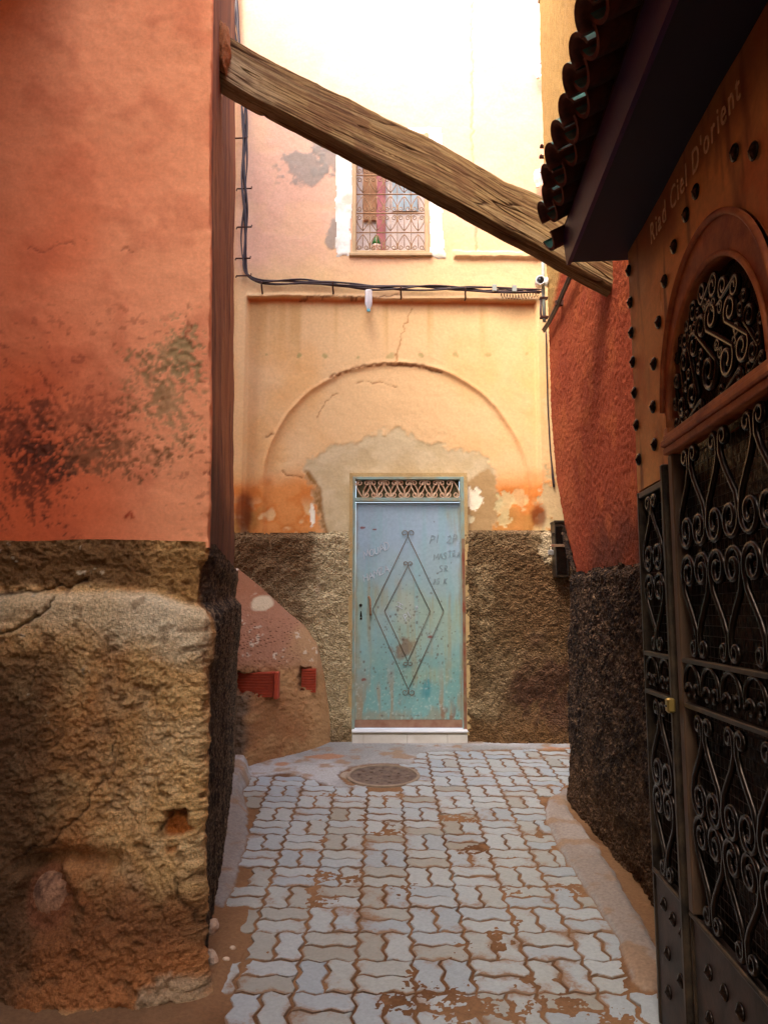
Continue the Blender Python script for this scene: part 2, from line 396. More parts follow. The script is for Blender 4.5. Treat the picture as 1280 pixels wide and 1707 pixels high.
# ------------------------------------------------------------------ back house: plaster wall, pebbledash base
back = empty('back_house', (.2, BY, gz(BY)), 'peach plastered house closing the alley, with blue-green door, blind arch and grilled window', 'house')
back_inv = (-.2, -BY, -gz(BY))
def bp(o):                                       # parts are modelled in place, parented to the house
    o.parent = back; o.matrix_parent_inverse.identity(); o.location = (o.location[0]-.2, o.location[1]-BY, o.location[2]-gz(BY)); return o
ZD = 2.345                                       # top of the rough base
xs = np.concatenate([np.linspace(-2.6, -1.45, 8), np.arange(-1.4, 1.75, .0105), np.linspace(1.8, 4.5, 10)])
zs = np.concatenate([np.arange(2.20, 5.2, .0105), np.arange(5.2, 7.7, .014), np.linspace(7.75, 9.2, 8)])
X, Z = np.meshgrid(xs, zs)
a1 = fbm(X, Z, 1.3, 4, 5); a2 = fbm(X, Z, 6, 4, 6); a3 = fbm(X, Z, 28, 4, 7); a4 = fbm(X*.25, Z*.02, 40, 3, 8)
ragged = (a2-.5)*.16+(a3-.5)*.07
ledge_z = 4.455-.02*(X-.1)/1.3+(a2-.5)*.03
rec = ss(-.008, .008, np.minimum(np.minimum(X+1.235, 1.372-X), ledge_z-Z))          # recessed panel under the ledge
# blind arch
acx, acz = .10, 2.75; arx, arz = 1.165, 1.125
ang = np.arctan2((Z-acz)/arz, (X-acx)/arx); rad = np.hypot((X-acx)/arx, (Z-acz)/arz)-1+(a2-.5)*.022
inside = np.where(Z > acz, ss(.012, -.012, rad), ss(-.012, .012, np.minimum(X-(acx-arx), acx+arx-X)-.012+(a2-.5)*.03))
band = np.exp(-(np.where(Z > acz, rad*1.15, np.minimum(np.abs(X-acx+arx), np.abs(X-acx-arx)))/.022)**2)
D = rec*.055 + inside*rec*.020 - band*.012*ss(2.5, 2.9, Z) + (a1-.5)*.012 + (a2-.5)*.008 + (a3-.5)*.0035
sag = np.exp(-((Z-(ledge_z+.01))/.022)**2)*ss(-.01, .01, np.minimum(X+1.235, 1.372-X)); D = D-sag*.018*(.6+.8*a2)
c = np.empty(X.shape+(3,)); peach = lin(222, 184, 134); c[:] = peach
pink = lin(222, 176, 148)
c = mixc(c, pink, ss(4.3, 5.2, Z+(a1-.5)*1.2)); c = mixc(c, lin(224, 194, 158), ss(5.9, 7.0, Z+(a1-.5)*.8)*ss(1.5, .2, np.abs(X-.1)))
c = mixc(c, lin(236, 178, 140), ss(.4, .7, a1)*ss(.9, 1.3, X)*ss(4.5, 5, Z)*.6)
c = mixc(c, lin(222, 164, 92), ss(.5, .75, a1)*ss(4.6, 4.0, Z)*.45)
c = mixc(c, lin(228, 188, 138), ss(.45, .7, a2)*.3)
# ochre where the wash has run and damp has risen
low = ss(2.98, 2.72, Z+(a1-.5)*.35)*ss(.55, .75, np.abs(X-.1)); c = mixc(c, lin(214, 128, 48), low*.8)
c = mixc(c, lin(204, 116, 46), low*ss(.45, .65, a2)*.7)
c = mixc(c, lin(150, 118, 62), ss(2.62, 2.48, Z+(a2-.5)*.4)*ss(.45, .6, a1+.1*a2)*.7)
c = mixc(c, lin(228, 205, 150), ss(.62, .72, a2)*ss(2.7, 2.5, Z)*.6)
# drip streaks under the ledge; orange-brown line below it and along the arch
st = ss(.52, .72, fbm(X, X*0+3, 9, 3, 31))*ss(3.85, 4.42, Z+.25*fbm(X, X*0, 14, 2, 32))*rec
c = mixc(c, lin(186, 140, 74), st*.5)
c = mixc(c, lin(190, 92, 34), np.exp(-((Z-ledge_z+.005)/.03)**2)*rec*.9)
c = mixc(c, lin(214, 132, 70), band*.42*ss(-.6, .7, (a3-.35))*ss(2.5, 2.9, Z)*(rec > .5))
# red stain where the ledge ends, grey-brown cement patch around the door
cem = spoly(X, Z, [B(*q) for q in [(545, 900), (532, 870), (525, 815), (508, 795), (503, 775), (530, 752), (560, 738), (600, 730), (630, 718), (662, 712), (690, 722), (712, 738), (745, 742), (790, 748), (815, 765), (832, 790), (826, 812), (835, 835), (830, 870), (822, 900)]])+ragged*.55
cm = ss(-.022, .026, cem+(a3-.5)*.05); c = mixc(c, lin(202, 182, 144), cm*.95); c = mixc(c, lin(186, 162, 120), cm*ss(.4, .65, a2)*.6)
drk = spoly(X, Z, [B(*q) for q in [(775, 900), (776, 800), (815, 778), (832, 790), (828, 815), (835, 840), (830, 900)]])+ragged*.5
c = mixc(c, lin(166, 130, 82), ss(-.02, .02, drk)*cm*.8)
drk2 = sline(X, Z, [B(*q) for q in [(508, 790), (524, 815), (531, 868), (540, 890)]]); c = mixc(c, lin(140, 96, 44), ss(.07, .02, drk2+ragged*.4)*cm)
D = D + cm*.004
# bare white plaster scars, grey smears, mould spots in a row
for px, py, rx, rz, col, f in [(788, 828, .085, .11, lin(240, 228, 200), 1), (783, 862, .05, .05, lin(222, 210, 170), .8), (520, 862, .02, .08, lin(240, 230, 205), 1), (750, 789, .09, .012, lin(235, 222, 195), 1), (842, 855, .06, .16, lin(206, 190, 140), .7), (870, 830, .05, .08, lin(210, 190, 140), .5), (918, 700, .05, .34, lin(214, 188, 140), .55), (925, 830, .10, .25, lin(196, 172, 128), .9)]:
    q = ss(-.05, .12, blob(X, Z, B(px, py), rx, rz)+(a2-.5)*2.0+(a3-.5)*1.5); c = mixc(c, col, q*f); D = D+q*.004*f
for px, py in [(442, 585), (498, 590), (541, 590), (597, 590), (651, 590), (703, 590), (760, 590), (815, 590), (880, 588)]:
    fz = .6+.75*((px*37) % 11)/11; q = ss(-.15, .5, blob(X, Z, B(px, py+((px*7) % 5)-2), .030*fz, .034*fz*(1.2-.4*fz))+(a2-.5)*1.6+(a3-.5)*1.2); c = mixc(c, lin(168, 152, 98), q*(.6+.4*((px*13) % 7)/7))
for px, py, rx, rz in [(515, 282, .27, .22), (548, 262, .16, .22), (540, 235, .16, .14), (556, 385, .07, .16)]:
    q = ss(-.1, .25, blob(X, Z, B(px, py), rx, rz)+(a2-.5)*1.6+(a3-.5)*.8); c = mixc(c, lin(150, 140, 128), q*.85); D = D-q*.004
# burnt red and black at the feet of the arch
for px, py, rx, rz in [(405, 855, .07, .18), (898, 858, .06, .10)]:
    q = ss(-.3, .5, blob(X, Z, B(px, py), rx, rz)+ragged*5); c = mixc(c, lin(110, 44, 14), q*.8)
# cracks
def crack(pts, w, dep, col, seed):
    global c, D
    d = sline(X+(fbm(X, Z, 22, 3, seed)-.5)*.05, Z+(fbm(X, Z, 22, 3, seed+1)-.5)*.05, [B(*q) for q in pts])
    q = np.exp(-(d/w)**2); c = mixc(c, col, q*.8); D = D+q*dep
dk = lin(120, 66, 28)
crack([(548, 625), (570, 618), (600, 608), (640, 603), (700, 606), (735, 618)], .011, .012, dk, 51)
crack([(660, 600), (664, 575), (672, 545), (686, 512)], .006, .005, lin(170, 116, 66), 53)
crack([(595, 632), (640, 634), (662, 640)], .006, .005, lin(160, 110, 66), 55)
crack([(528, 690), (540, 665), (560, 650)], .006, .004, lin(160, 110, 66), 57)
crack([(440, 728), (455, 722)], .008, .006, dk, 59)
crack([(468, 783), (500, 795)], .007, .006, dk, 61)
crack([(788, 0), (786, 60), (788, 120), (787, 200), (788, 290), (793, 420)], .008, .006, lin(190, 140, 100), 63)
crack([(500, 497), (560, 492), (600, 496), (640, 494), (668, 488)], .006, .006, lin(96, 44, 16), 65)
# broken stub of moulding to the right of the window
mo = ss(-.01, .01, np.minimum(np.minimum(X-B(752, 0)[0], B(901, 0)[0]-X), .030-np.abs(Z-B(820, 425)[1]+.015*(X-.8)))+ragged*.25)
D = D-mo*.035; c = mixc(c, lin(226, 196, 150), mo*.7)
c = mixc(c, lin(196, 142, 74), ss(-1.30, -1.38, X+ragged*.2)*.4)
PtW = np.stack([X, BY+D, Z], -1)
xc = (xs[:-1]+xs[1:])/2; zc = (zs[:-1]+zs[1:])/2; XC, ZC = np.meshgrid(xc, zc)
WX0, WX1, WZ0, WZ1 = B(593, 418)[0], B(709, 418)[0], B(640, 417)[1], B(640, 226)[1]
DX0, DX1, DZ0, DZ1 = -.272, .698, .66, 2.822
mask = ~((XC > WX0) & (XC < WX1) & (ZC > WZ0) & (ZC < WZ1)) & ~((XC > DX0) & (XC < DX1) & (ZC < DZ1))
bp(link('plaster_wall', grid_mesh('plaster_wall', PtW, c, M_plaster, mask)))
# white painted surround of the window, ragged brushwork raised a little
wpoly = [B(*q) for q in [(560, 428), (559, 330), (558, 240), (563, 214), (640, 211), (737, 211), (738, 250), (737, 330), (741, 428), (716, 427), (714, 330), (714, 226), (588, 226), (588, 330), (584, 428)]]
wsd = spoly(X, Z, wpoly)+(a2-.5)*.05+(a3-.5)*.03
bm_ = (wsd > -.004); bm2 = bm_[:-1, :-1] & bm_[1:, 1:] & bm_[:-1, 1:] & bm_[1:, :-1] & mask
wc = np.empty(X.shape+(3,)); wc[:] = lin(232, 228, 218); wc = mixc(wc, lin(196, 182, 156), ss(.55, .75, a2)*.7)
PtS = PtW.copy(); PtS[..., 1] -= np.clip(wsd*.6, 0.0005, .010)+.001
window = tag(link('window', grid_mesh('window', PtS, wc, M_plaster, bm2))); bp(window)

# rough base
xs = np.concatenate([np.linspace(-2.6, -1.45, 8), np.arange(-1.4, 2.0, .0105), np.linspace(2.1, 4.5, 8)]); zs = np.concatenate([np.arange(.42, 2.36, .0105)])
X, Z = np.meshgrid(xs, zs)
a1 = fbm(X, Z, 1.6, 4, 105); a2 = fbm(X, Z, 7, 4, 106); a3 = fbm(X, Z, 30, 4, 107); a5 = fbm(X, Z, 75, 3, 108)
top = ZD+.02*np.sin(X*2)+(a2-.5)*.035
hold = ss(.0, .05, top-Z)
D = -(.012+.030*hold) - (a2-.5)*.040 - (a3-.5)*.030 - (a5-.5)*.026
door_in = ss(.10, .0, np.minimum(np.abs(X-DX0), np.abs(X-DX1)))*ss(2.4, 2.3, Z); D = D+door_in*.012
flare = ss(.95, .55, Z); D = D-flare*.05*ss(.75, 1.2, X)-flare*.02
c = np.empty(X.shape+(3,)); c[:] = lin(150, 126, 92)
c = mixc(c, lin(116, 92, 62), ss(.42, .62, a1)); c = mixc(c, lin(178, 154, 114), ss(.52, .72, a2)*.6)
pale = ss(.34, .22, np.abs(X+.42+(a2-.5)*.2)); c = mixc(c, lin(206, 184, 140), pale*.9)
c = mixc(c, lin(104, 74, 46), ss(.8, 1.25, X+(a2-.5)*.5)*ss(.35, .6, a1+.15)*.75)
c = mixc(c, lin(116, 84, 52), ss(.62, .40, np.abs(X+.95))*ss(1.75, 2.1, Z+(a2-.5)*.5)*ss(-.48, -.62, X+(a2-.5)*.2)*.85)
c = mixc(c, lin(74, 44, 32), ss(-.3, .5, blob(X, Z, B(905, 1150), .28, .34)+(a2-.5)*2.5)*.75)
c = mixc(c, lin(190, 160, 130), ss(.2, .6, blob(X, Z, B(530, 985), .06, .07)+(a2-.5)*2)*.6)
c = mixc(c, lin(120, 84, 48), ss(.85, .6, Z+(a2-.5)*.2)*.6)
c = mixc(c, lin(206, 184, 148), ss(-.1, .2, blob(X, Z, B(910, 905), .05, .17)+(a2-.5)*2.4)*.9)
c = c*(.82+.36*a3[..., None])
xc = (xs[:-1]+xs[1:])/2; zc = (zs[:-1]+zs[1:])/2; XC, ZC = np.meshgrid(xc, zc)
tp = (top > Z); mask = ~((XC > DX0) & (XC < DX1)) & (tp[:-1, :-1])
PB = np.stack([X, BY+D, Z], -1)
bp(link('rough_base', grid_mesh('rough_base', PB, c, M_dash, mask)))
# reveals: lining of the door and window openings, and the room behind the window
mb = MB()
for x in (DX0-.03, DX1): mb.box(x, x+.03, BY-.03, BY+.22, .5, DZ1)
mb.box(DX0-.03, DX1+.03, BY+.001, BY+.22, DZ1, DZ1+.04)
bp(mb.build('door_reveal', plain('reveal_plaster', tuple(lin(190, 160, 108)), .95, 0, .25, 8, (60, .5, .01))))

# ------------------------------------------------------------------ blue-green metal door
M_door = attr_mat('door_paint', .5, (40, .10), ((25, .12, .006), (220, .15, .001)), spec=.35)
LX0, LX1, LZ0, LZ1 = -.247, .664, .675, 2.605
DYF = BY+.035                                    # face of the door leaf
xs = np.arange(LX0, LX1+.004, .0062); zs = np.arange(LZ0, LZ1, .0062); X, Z = np.meshgrid(xs, zs)
a1 = fbm(X, Z, 2.4, 4, 205); a2 = fbm(X, Z, 10, 4, 206); a3 = fbm(X, Z, 60, 3, 207); sx = fbm(X, Z*.12, 14, 4, 208)
c = np.empty(X.shape+(3,)); c[:] = lin(146, 172, 172)
c = mixc(c, lin(148, 170, 190), ss(1.75, 2.3, Z+(a1-.5)*.8)*.8); c = mixc(c, lin(106, 156, 148), ss(1.75, 1.1, Z+(a1-.5))*.8)
c = mixc(c, lin(148, 168, 132), ss(.5, .7, a1)*.5); c = mixc(c, lin(128, 172, 178), ss(.5, .7, sx)*.45)
c = mixc(c, lin(148, 124, 88), ss(.80, .72, Z+(a2-.5)*.25+(sx-.5)*.3)*.5)
c = mixc(c, lin(156, 122, 78), ss(.50, .66, sx)*ss(1.35, .85, Z)*.75)
c = mixc(c, lin(60, 132, 138), ss(.0, .6, blob(X, Z, B(712, 1150), .07, .16)+(sx-.5)*2.2)*.8)
c = mixc(c, lin(120, 84, 56), ss(.0, .6, blob(X, Z, B(672, 1080), .10, .10)+(a2-.5)*2.6)*.75)
c = mixc(c, lin(172, 178, 162), ss(-.1, .6, blob(X, Z, B(675, 1020), .12, .16)+(a2-.5)*2)*.5)
c = mixc(c, lin(136, 120, 84), ss(.97, 1.0, 1-np.minimum(X-LX0, LX1-X)/.9+(a2-.5)*.05)*.55)
rgn = np.random.RandomState(5)
ch = np.zeros_like(X)
for k in range(430):
    px_ = rgn.normal(.21, .22); pz_ = min(LZ1-.1, max(LZ0+.1, rgn.normal(1.35, .34))); rr = abs(rgn.normal(0, .004))+.0025
    i0 = np.searchsorted(xs, px_-.03); i1 = np.searchsorted(xs, px_+.03); j0 = np.searchsorted(zs, pz_-.03); j1 = np.searchsorted(zs, pz_+.03)
    if i1 > i0 and j1 > j0:
        q = ss(.1, .5, 1-np.hypot((X[j0:j1, i0:i1]-px_)/rr, (Z[j0:j1, i0:i1]-pz_)/(rr*rgn.uniform(.6, 1.8)))+(a3[j0:j1, i0:i1]-.5)); ch[j0:j1, i0:i1] = np.maximum(ch[j0:j1, i0:i1], q)
c = mixc(c, lin(84, 66, 54), ch*.7)
run = ss(.56, .74, fbm(X, Z*.06, 30, 4, 212))*ss(.45, .6, a1); c = mixc(c, lin(150, 134, 96), run*.45)
c = mixc(c, lin(122, 74, 48), ss(.60, .75, fbm(X, Z*.3, 22, 4, 213))*ss(1.0, .74, Z)*.7); c = mixc(c, lin(188, 196, 186), ss(.66, .74, a3)*ss(1.5, .9, Z)*.4)
for px, py, r_ in [(604, 879, .018), (624, 882, .012), (606, 1134, .02), (718, 1062, .02)]: c = mixc(c, lin(120, 56, 46), ss(0, .4, blob(X, Z, B(px, py), r_*1.3, r_*.7)+(a3-.5))*.9)
D = (a1-.5)*.010
seam = np.exp(-((Z-1.62)/.004)**2); D = D+seam*.002
door = tag(link('door', grid_mesh('door', np.stack([X, DYF+D, Z], -1), c, M_door))); bp(door)
def sub(o): return o
M_dframe = plain('door_frame_paint', tuple(lin(128, 156, 150)), .55, 0, .2, 7, (60, .2, .003), tuple(lin(140, 128, 92)))
M_dred = plain('door_rust_red', tuple(lin(124, 62, 40)), .7, 0, .3, 9, (80, .3, .003), tuple(lin(132, 112, 84)))
mb = MB()
mb.box(-.274, LX0-.002, BY-.018, BY+.06, .665, 2.825, .003).box(LX1+.002, .700, BY-.018, BY+.06, .665, 2.825, .003)
mb.box(LX0-.001, LX1+.001, BY-.016, BY+.06, 2.800, 2.825, .003).box(LX0-.001, LX1+.001, BY-.014, BY+.06, 2.608, 2.640, .003)
mb.build('door_frame', M_dframe, door)
mb = MB(); mb.box(LX1+.008, .704, BY-.0215, BY-.0185, .67, 2.28, .001); mb.build('rust_strip', M_dred, door)
MB().box(LX0, LX1, BY+.058, BY+.07, 2.64, 2.80).build('transom_backing', plain('transom_sheet', tuple(lin(104, 98, 66)), .8, 0, .3, 20), door)
MB().box(LX0, LX1, DYF-.010, DYF-.002, .675, .742, .003).build('kick_rail', plain('kick_rail_paint', tuple(lin(146, 112, 88)), .7, 0, .3, 9, (80, .3, .003), tuple(lin(120, 76, 54))), door)
M_drod = plain('door_rod', tuple(lin(98, 104, 92)), .55, .2, .4, 20, None, tuple(lin(120, 88, 60)))
# transom: interlaced hearts of bent flat bar
M_dscroll = plain('transom_scroll_paint', tuple(lin(216, 190, 160)), .6, 0, .25, 30, None, tuple(lin(180, 130, 96)))
def heart(w, hgt, rs, t, n=6, y=0, turn=1.25):
    """one scroll-ended heart, tip down"""
    mb = MB()
    for sg in (-1, 1):
        cx = w/2-rs; cz = hgt/2-rs
        pts = [(0, -hgt/2), (w*.16, -hgt*.36), (w*.36, -hgt*.10), (w*.47, hgt*.10)]
        pts += spiral((cx, cz), rs, rs*.30, -.15, pi*2*turn, 16)
        mb.tube([(sg*x, y, z) for x, z in pts], t, n)
    return mb
hm = heart(.122, .156, .027, .0062).mesh('transom_scroll', M_dscroll, True)
nH = 14
for i in range(nH):
    o = link('scroll', hm, door, (LX0+.065+(LX1-LX0-.13)*i/(nH-1), BY+.012+(i % 2)*.006, 2.720))
    if i % 2: o.rotation_euler = (0, pi, 0)
# two diamonds of round rod with scrolled ends
for nm, top_, bot, lf, rt in (('outer', (680, 893), (681, 1150), (621, 1016), (740, 1019)), ('inner', (680, 943), (680, 1103), (641, 1019), (717, 1019))):
    tx, tz = B(*top_); bx_, bz = B(*bot); lx, lz = B(*lf); rx, rz = B(*rt); y = DYF-.012
    mb = MB()
    for a, b in (((tx, tz), (lx, lz)), ((lx, lz), (bx_, bz)), ((bx_, bz), (rx, rz)), ((rx, rz), (tx, tz))): mb.tube([(a[0], y, a[1]), (b[0], y, b[1])], .0036, 6)
    mb.build('diamond_rod', M_drod, door, smooth=True)
    r_ = .030 if nm == 'outer' else .022
    for (ex, ez), sz in (((tx, tz), 1), ((bx_, bz), -1)):
        mb = MB()
        for sg in (-1, 1): mb.tube([(ex, y, ez)]+[(ex+sg*x, y, ez+sz*z) for x, z in spiral((r_, r_*.8), r_, r_*.4, pi+.5, -pi*.9, 14)], .0038, 6)
        mb.build('rod_scroll', M_drod, door, smooth=True)
hx, hz = B(617, 1010)
mb = MB(); mb.tube([(hx-.012, DYF-.002, hz+.078), (hx-.012, DYF-.05, hz+.074), (hx, DYF-.058, hz+.06), (hx+.004, DYF-.058, hz-.062), (hx+.004, DYF-.05, hz-.074), (hx+.004, DYF-.002, hz-.076)], .0095, 8)
mb.build('pull_handle', M_ironrust, door, smooth=True)
kx, kz = B(601, 1009)
mb = MB(); mb.lathe([(.014, 0), (.014, .006), (.008, .010)], (kx, DYF+.001, kz), (0, -1, 0), 12); mb.build('lock_cylinder', M_iron, door)
MB().tube([(kx+.002, DYF-.004, kz-.05), (kx+.003, DYF-.006, kz-.10)], [.004, .010], 8).lathe([(.010, 0), (.010, .006)], (kx+.003, DYF+.001, kz-.115), (0, -1, 0), 10).build('key_plate', M_iron, door)
M_chalk = plain('chalk', (.62, .66, .70), .9, 0, .3, 200); M_pencil = plain('pencil_scrawl', (.27, .33, .34), .8, 0, .2, 120)
STROKES = {'M': [[(0, 0), (.1, 1), (.4, .3), (.7, 1), (.8, 0)]], 'O': [[(.35, 1), (.05, .7), (.1, .2), (.4, 0), (.65, .3), (.6, .8), (.35, 1)]], 'U': [[(0, 1), (.05, .25), (.3, 0), (.55, .3), (.6, 1)]],
 'A': [[(0, 0), (.35, 1), (.7, 0)], [(.15, .4), (.55, .42)]], 'D': [[(0, 0), (.05, 1), (.45, .8), (.55, .35), (.3, .05), (0, 0)]], 'H': [[(0, 0), (0, 1)], [(.55, 0), (.6, 1)], [(0, .5), (.6, .52)]],
 'Z': [[(0, 1), (.6, 1), (.05, 0), (.6, .05)]], 'P': [[(0, 0), (.1, 1), (.5, .9), (.5, .6), (.08, .5)]], 'I': [[(.1, 0), (.15, 1)]], '2': [[(0, .8), (.3, 1), (.5, .7), (0, 0), (.6, .05)]],
 'S': [[(.5, .9), (.2, 1), (.05, .75), (.45, .4), (.35, .05), (0, .1)]], 'T': [[(0, 1), (.6, 1)], [(.3, 1), (.3, 0)]], 'E': [[(.5, 1), (0, 1), (0, 0), (.5, 0)], [(0, .5), (.4, .5)]],
 'R': [[(0, 0), (.05, 1), (.5, .85), (.45, .55), (.08, .5), (.6, 0)]], '5': [[(.5, 1), (.1, 1), (.05, .55), (.45, .5), (.4, .1), (0, .05)]], 'K': [[(0, 0), (.05, 1)], [(.55, 1), (.08, .5), (.6, 0)]], 'o': [[(.3, .6), (.05, .4), (.2, .05), (.45, .2), (.4, .5), (.3, .6)]], 'l': [[(.1, 0), (.12, 1)]], ' ': []}
for body, px, py, size, rot, mt in [("MOUAD", 607, 932, .062, .38, M_chalk), ("HAMZA", 607, 970, .058, .40, M_chalk), ("H", 671, 1015, .058, 1.35, M_chalk), ("o", 693, 1016, .045, .3, M_chalk), ("Pl", 677, 1036, .05, .7, M_chalk), ("PI 2PZ", 716, 906, .070, .03, M_pencil), ("MASTER", 723, 934, .050, .16, M_pencil), ("SR", 732, 954, .05, .1, M_pencil), ("25 K", 721, 974, .046, .05, M_pencil)]:
    x0_, z0_ = B(px, py); adv = 0
    for ch_ in body:
        mb = MB(); jr, js = R.uniform(-.15, .15), R.uniform(.85, 1.15)
        for stk in STROKES[ch_]:
            p2 = []
            for a, b in zip(stk[:-1], stk[1:]): p2 += [(a[0]+(b[0]-a[0])*t+R.uniform(-.02, .02), a[1]+(b[1]-a[1])*t+R.uniform(-.02, .02)) for t in (0, .35, .7)]
            p2.append(stk[-1]); q2 = [((adv+x*js+.2*z)*size, z*size*js) for x, z in p2]
            w_ = .0034 if mt is M_chalk else .0026
            mb.tube([(x0_+x*cos(rot+jr*.3)-z*sin(rot+jr*.3), DYF-.0075, z0_+x*sin(rot+jr*.3)+z*cos(rot+jr*.3)) for x, z in q2], w_, 4)
        if mb.v: mb.build('graffiti', mt, door)
        adv += .80*js if ch_ != ' ' else .5
# marble threshold
M_marble = plain('white_marble', tuple(lin(226, 220, 208)*.95), .35, 0, .14, 3.5, None, tuple(lin(196, 186, 170)))
thr = tag(MB().box(-.262, .690, 6.665, 6.80, .45, .655).build('threshold', plain('threshold_core', tuple(lin(180, 165, 140)), .9))); bp(thr)
prev = -.266
for x in [B(610, 0)[0], B(678, 1220)[0], B(744, 1220)[0], .694]:
    MB().box(prev+.0015, x-.0015, 6.650, 6.664, .50, .636, .002).build('tile', M_marble, thr); prev = x
MB().box(-.268, .696, 6.638, 6.80, .6565, .672, .003).build('tread', plain('white_tread', (.84, .84, .82), .3, 0, .06, 5), thr)

# ------------------------------------------------------------------ window: frame, rusted grille of hearts, casement, sill, bottle
M_wframe = plain('window_frame_paint', tuple(lin(186, 158, 120)), .8, 0, .2, 12, (80, .4, .004))
mb = MB(); y0, y1 = BY-.012, BY+.16
for x0, x1, z0, z1 in [(WX0-.035, WX0, WZ0-.03, WZ1+.03), (WX1, WX1+.035, WZ0-.03, WZ1+.03)]: mb.box(x0, x1, y0, y1, z0, z1, .004)
mb.box(WX0+.0005, WX1-.0005, y0+.002, y1, WZ1+.001, WZ1+.03, .004); mb.build('frame', M_wframe, window)
MB().box(WX0-.06, WX1+.06, BY-.035, BY+.16, WZ0-.065, WZ0-.031, .006).build('sill', M_wframe, window)
MB().box(WX0+.0005, WX1-.0005, y0+.004, y1, WZ0-.03, WZ0-.001, .003).build('bottom_rail', M_wframe, window)
GW, GH = WX1-WX0, WZ1-WZ0; ncol, nrow = 5, 6; cw = GW/ncol; rh = GH/nrow
gh = heart(cw*.94, rh*.80, cw*.20, .0046, 5).tube([(0, 0, -rh*.42), (0, 0, rh*.30)], .004, 5).mesh('grille_scroll', M_ironrust, True)
for j in range(nrow):
    for i in range(ncol):
        o = link('grille_scroll', gh, window, (WX0+(i+.5)*cw, BY+.03, WZ0+(j+.5)*rh))
        if j % 2 == 0: o.rotation_euler = (0, pi, 0)
for j in range(nrow+1): MB().tube([(WX0, BY+.03, WZ0+j*rh*.999+.001), (WX1, BY+.03, WZ0+j*rh*.999+.001)], .0062, 6).build('grille_bar', M_ironrust, window)
for i in range(ncol+1): MB().tube([(WX0+i*cw, BY+.033, WZ0), (WX0+i*cw, BY+.033, WZ1)], .0038 if 0 < i < ncol else .007, 6).build('grille_bar', M_ironrust, window)
M_pinkp = plain('casement_pink', tuple(lin(186, 110, 118)), .7, 0, .2, 14); M_brownp = plain('shutter_brown', tuple(lin(176, 128, 92)), .8, 0, .25, 10)
M_curt = plain('curtain_white', tuple(lin(226, 212, 206)), .9, 0, .12, 6, (40, .5, .02)); M_pane = plain('dusty_glass', tuple(lin(150, 168, 176)), .12, 0, .25, 3, None, None, 'Object', .6)
cx0 = B(640, 300)[0]
MB().box(WX0+.06, WX0+.20, BY+.135, BY+.155, WZ0+.36, WZ1-.01, .004).build('shutter', M_brownp, window)
MB().box(cx0-.07, cx0+.015, BY+.115, BY+.15, WZ0+.002, WZ1-.002, .004).build('casement_post', M_pinkp, window)
MB().box(cx0+.08, WX1-.06, BY+.14, BY+.15, WZ0+.46, WZ1-.16).build('pane', M_pane, window)
MB().box(WX0, WX1, BY+.165, BY+.18, WZ0-.02, WZ1+.02).build('curtain', M_curt, window)
MB().box(WX0+.19, WX0+.275, BY+.145, BY+.158, WZ0+.10, WZ0+.78).build('pane', M_pane, window)
bx_, bz = B(627, 417)
M_green = plain('green_plastic', tuple(lin(60, 120, 50)), .3, 0, .2, 20)
bt = empty('window_bottle', (bx_, BY+.085, WZ0-.001), 'small bottle with green top on the window ledge behind the grille', 'bottle')
MB().lathe([(.040, 0), (.044, .02), (.040, .075), (.043, .09)], n=14).build('body', plain('bottle_label', (.75, .66, .55), .4, 0, .4, 30, None, (.5, .2, .12)), bt, smooth=True)
MB().lathe([(.043, .0905), (.040, .12), (.022, .155), (.016, .185), (.008, .19)], n=14).build('top', M_green, bt, smooth=True)

# ------------------------------------------------------------------ slumped render and exposed hollow bricks at the left foot of the back house
TOPL = [(-1.6, 2.10), (-1.25, 2.02), (-1.05, 1.86), (-.85, 1.68), (-.68, 1.54), (-.56, 1.38), (-.50, 1.10), (-.455, .80), (-.43, .50)]
us = np.linspace(0, 1, 260); vv = np.linspace(0, 1, 330); U, V_ = np.meshgrid(us, vv)
X = -1.45+U*1.03; tz = np.interp(X, [p[0] for p in TOPL], [p[1] for p in TOPL])
foot = np.interp(X, [-1.45, -1.06, -.80, -.62, -.50, -.42], [5.72, 5.93, 6.22, 6.42, 6.58, 6.70])
zb = SLOPE*foot-.05
prof = np.where(V_ < .5, 1-.22*(V_/.5)**1.5, .78*np.sqrt(np.clip(1-((V_-.5)/.5)**1.35, 0, 1))+.0)
prof = np.clip(prof, 0, 1)
Z = zb+(tz-zb)*V_
Y = 6.74-(6.74-foot)*prof
n2 = fbm(X*1.0, Z, 7, 4, 301); n3 = fbm(X, Z, 32, 4, 302); n1 = fbm(X, Z, 2.2, 4, 303)
smooth_up = ss(1.12, 1.30, Z+(n2-.5)*.15)
Y = Y-(n2-.5)*.07*(1-.7*smooth_up)-(n3-.5)*.028*(1-.6*smooth_up)
c = np.empty(X.shape+(3,)); c[:] = lin(172, 128, 84)
c = mixc(c, lin(146, 100, 62), ss(.42, .65, n1)); c = mixc(c, lin(168, 128, 84), ss(.55, .75, n2)*.6)
c = mixc(c, lin(164, 116, 88), smooth_up); c = mixc(c, lin(178, 140, 98), smooth_up*ss(-.85, -.62, X+(n2-.5)*.3)*.8)
c = mixc(c, lin(150, 98, 66), ss(1.6, 1.85, Z+(n2-.5)*.2)*.8)
c = mixc(c, lin(92, 78, 62), ss(-.95, -1.08, X+(n2-.5)*.2)*ss(1.12, 1.0, Z)*.85)
c = mixc(c, lin(206, 188, 162), ss(.66, .72, n3)*ss(.5, .62, n2)*smooth_up*.8)
c = mixc(c, lin(204, 184, 150), ss(-.1, .3, blob(X, Z, (-1.0, 1.72), .09, .06)+(n2-.5)*1.5)*.95)
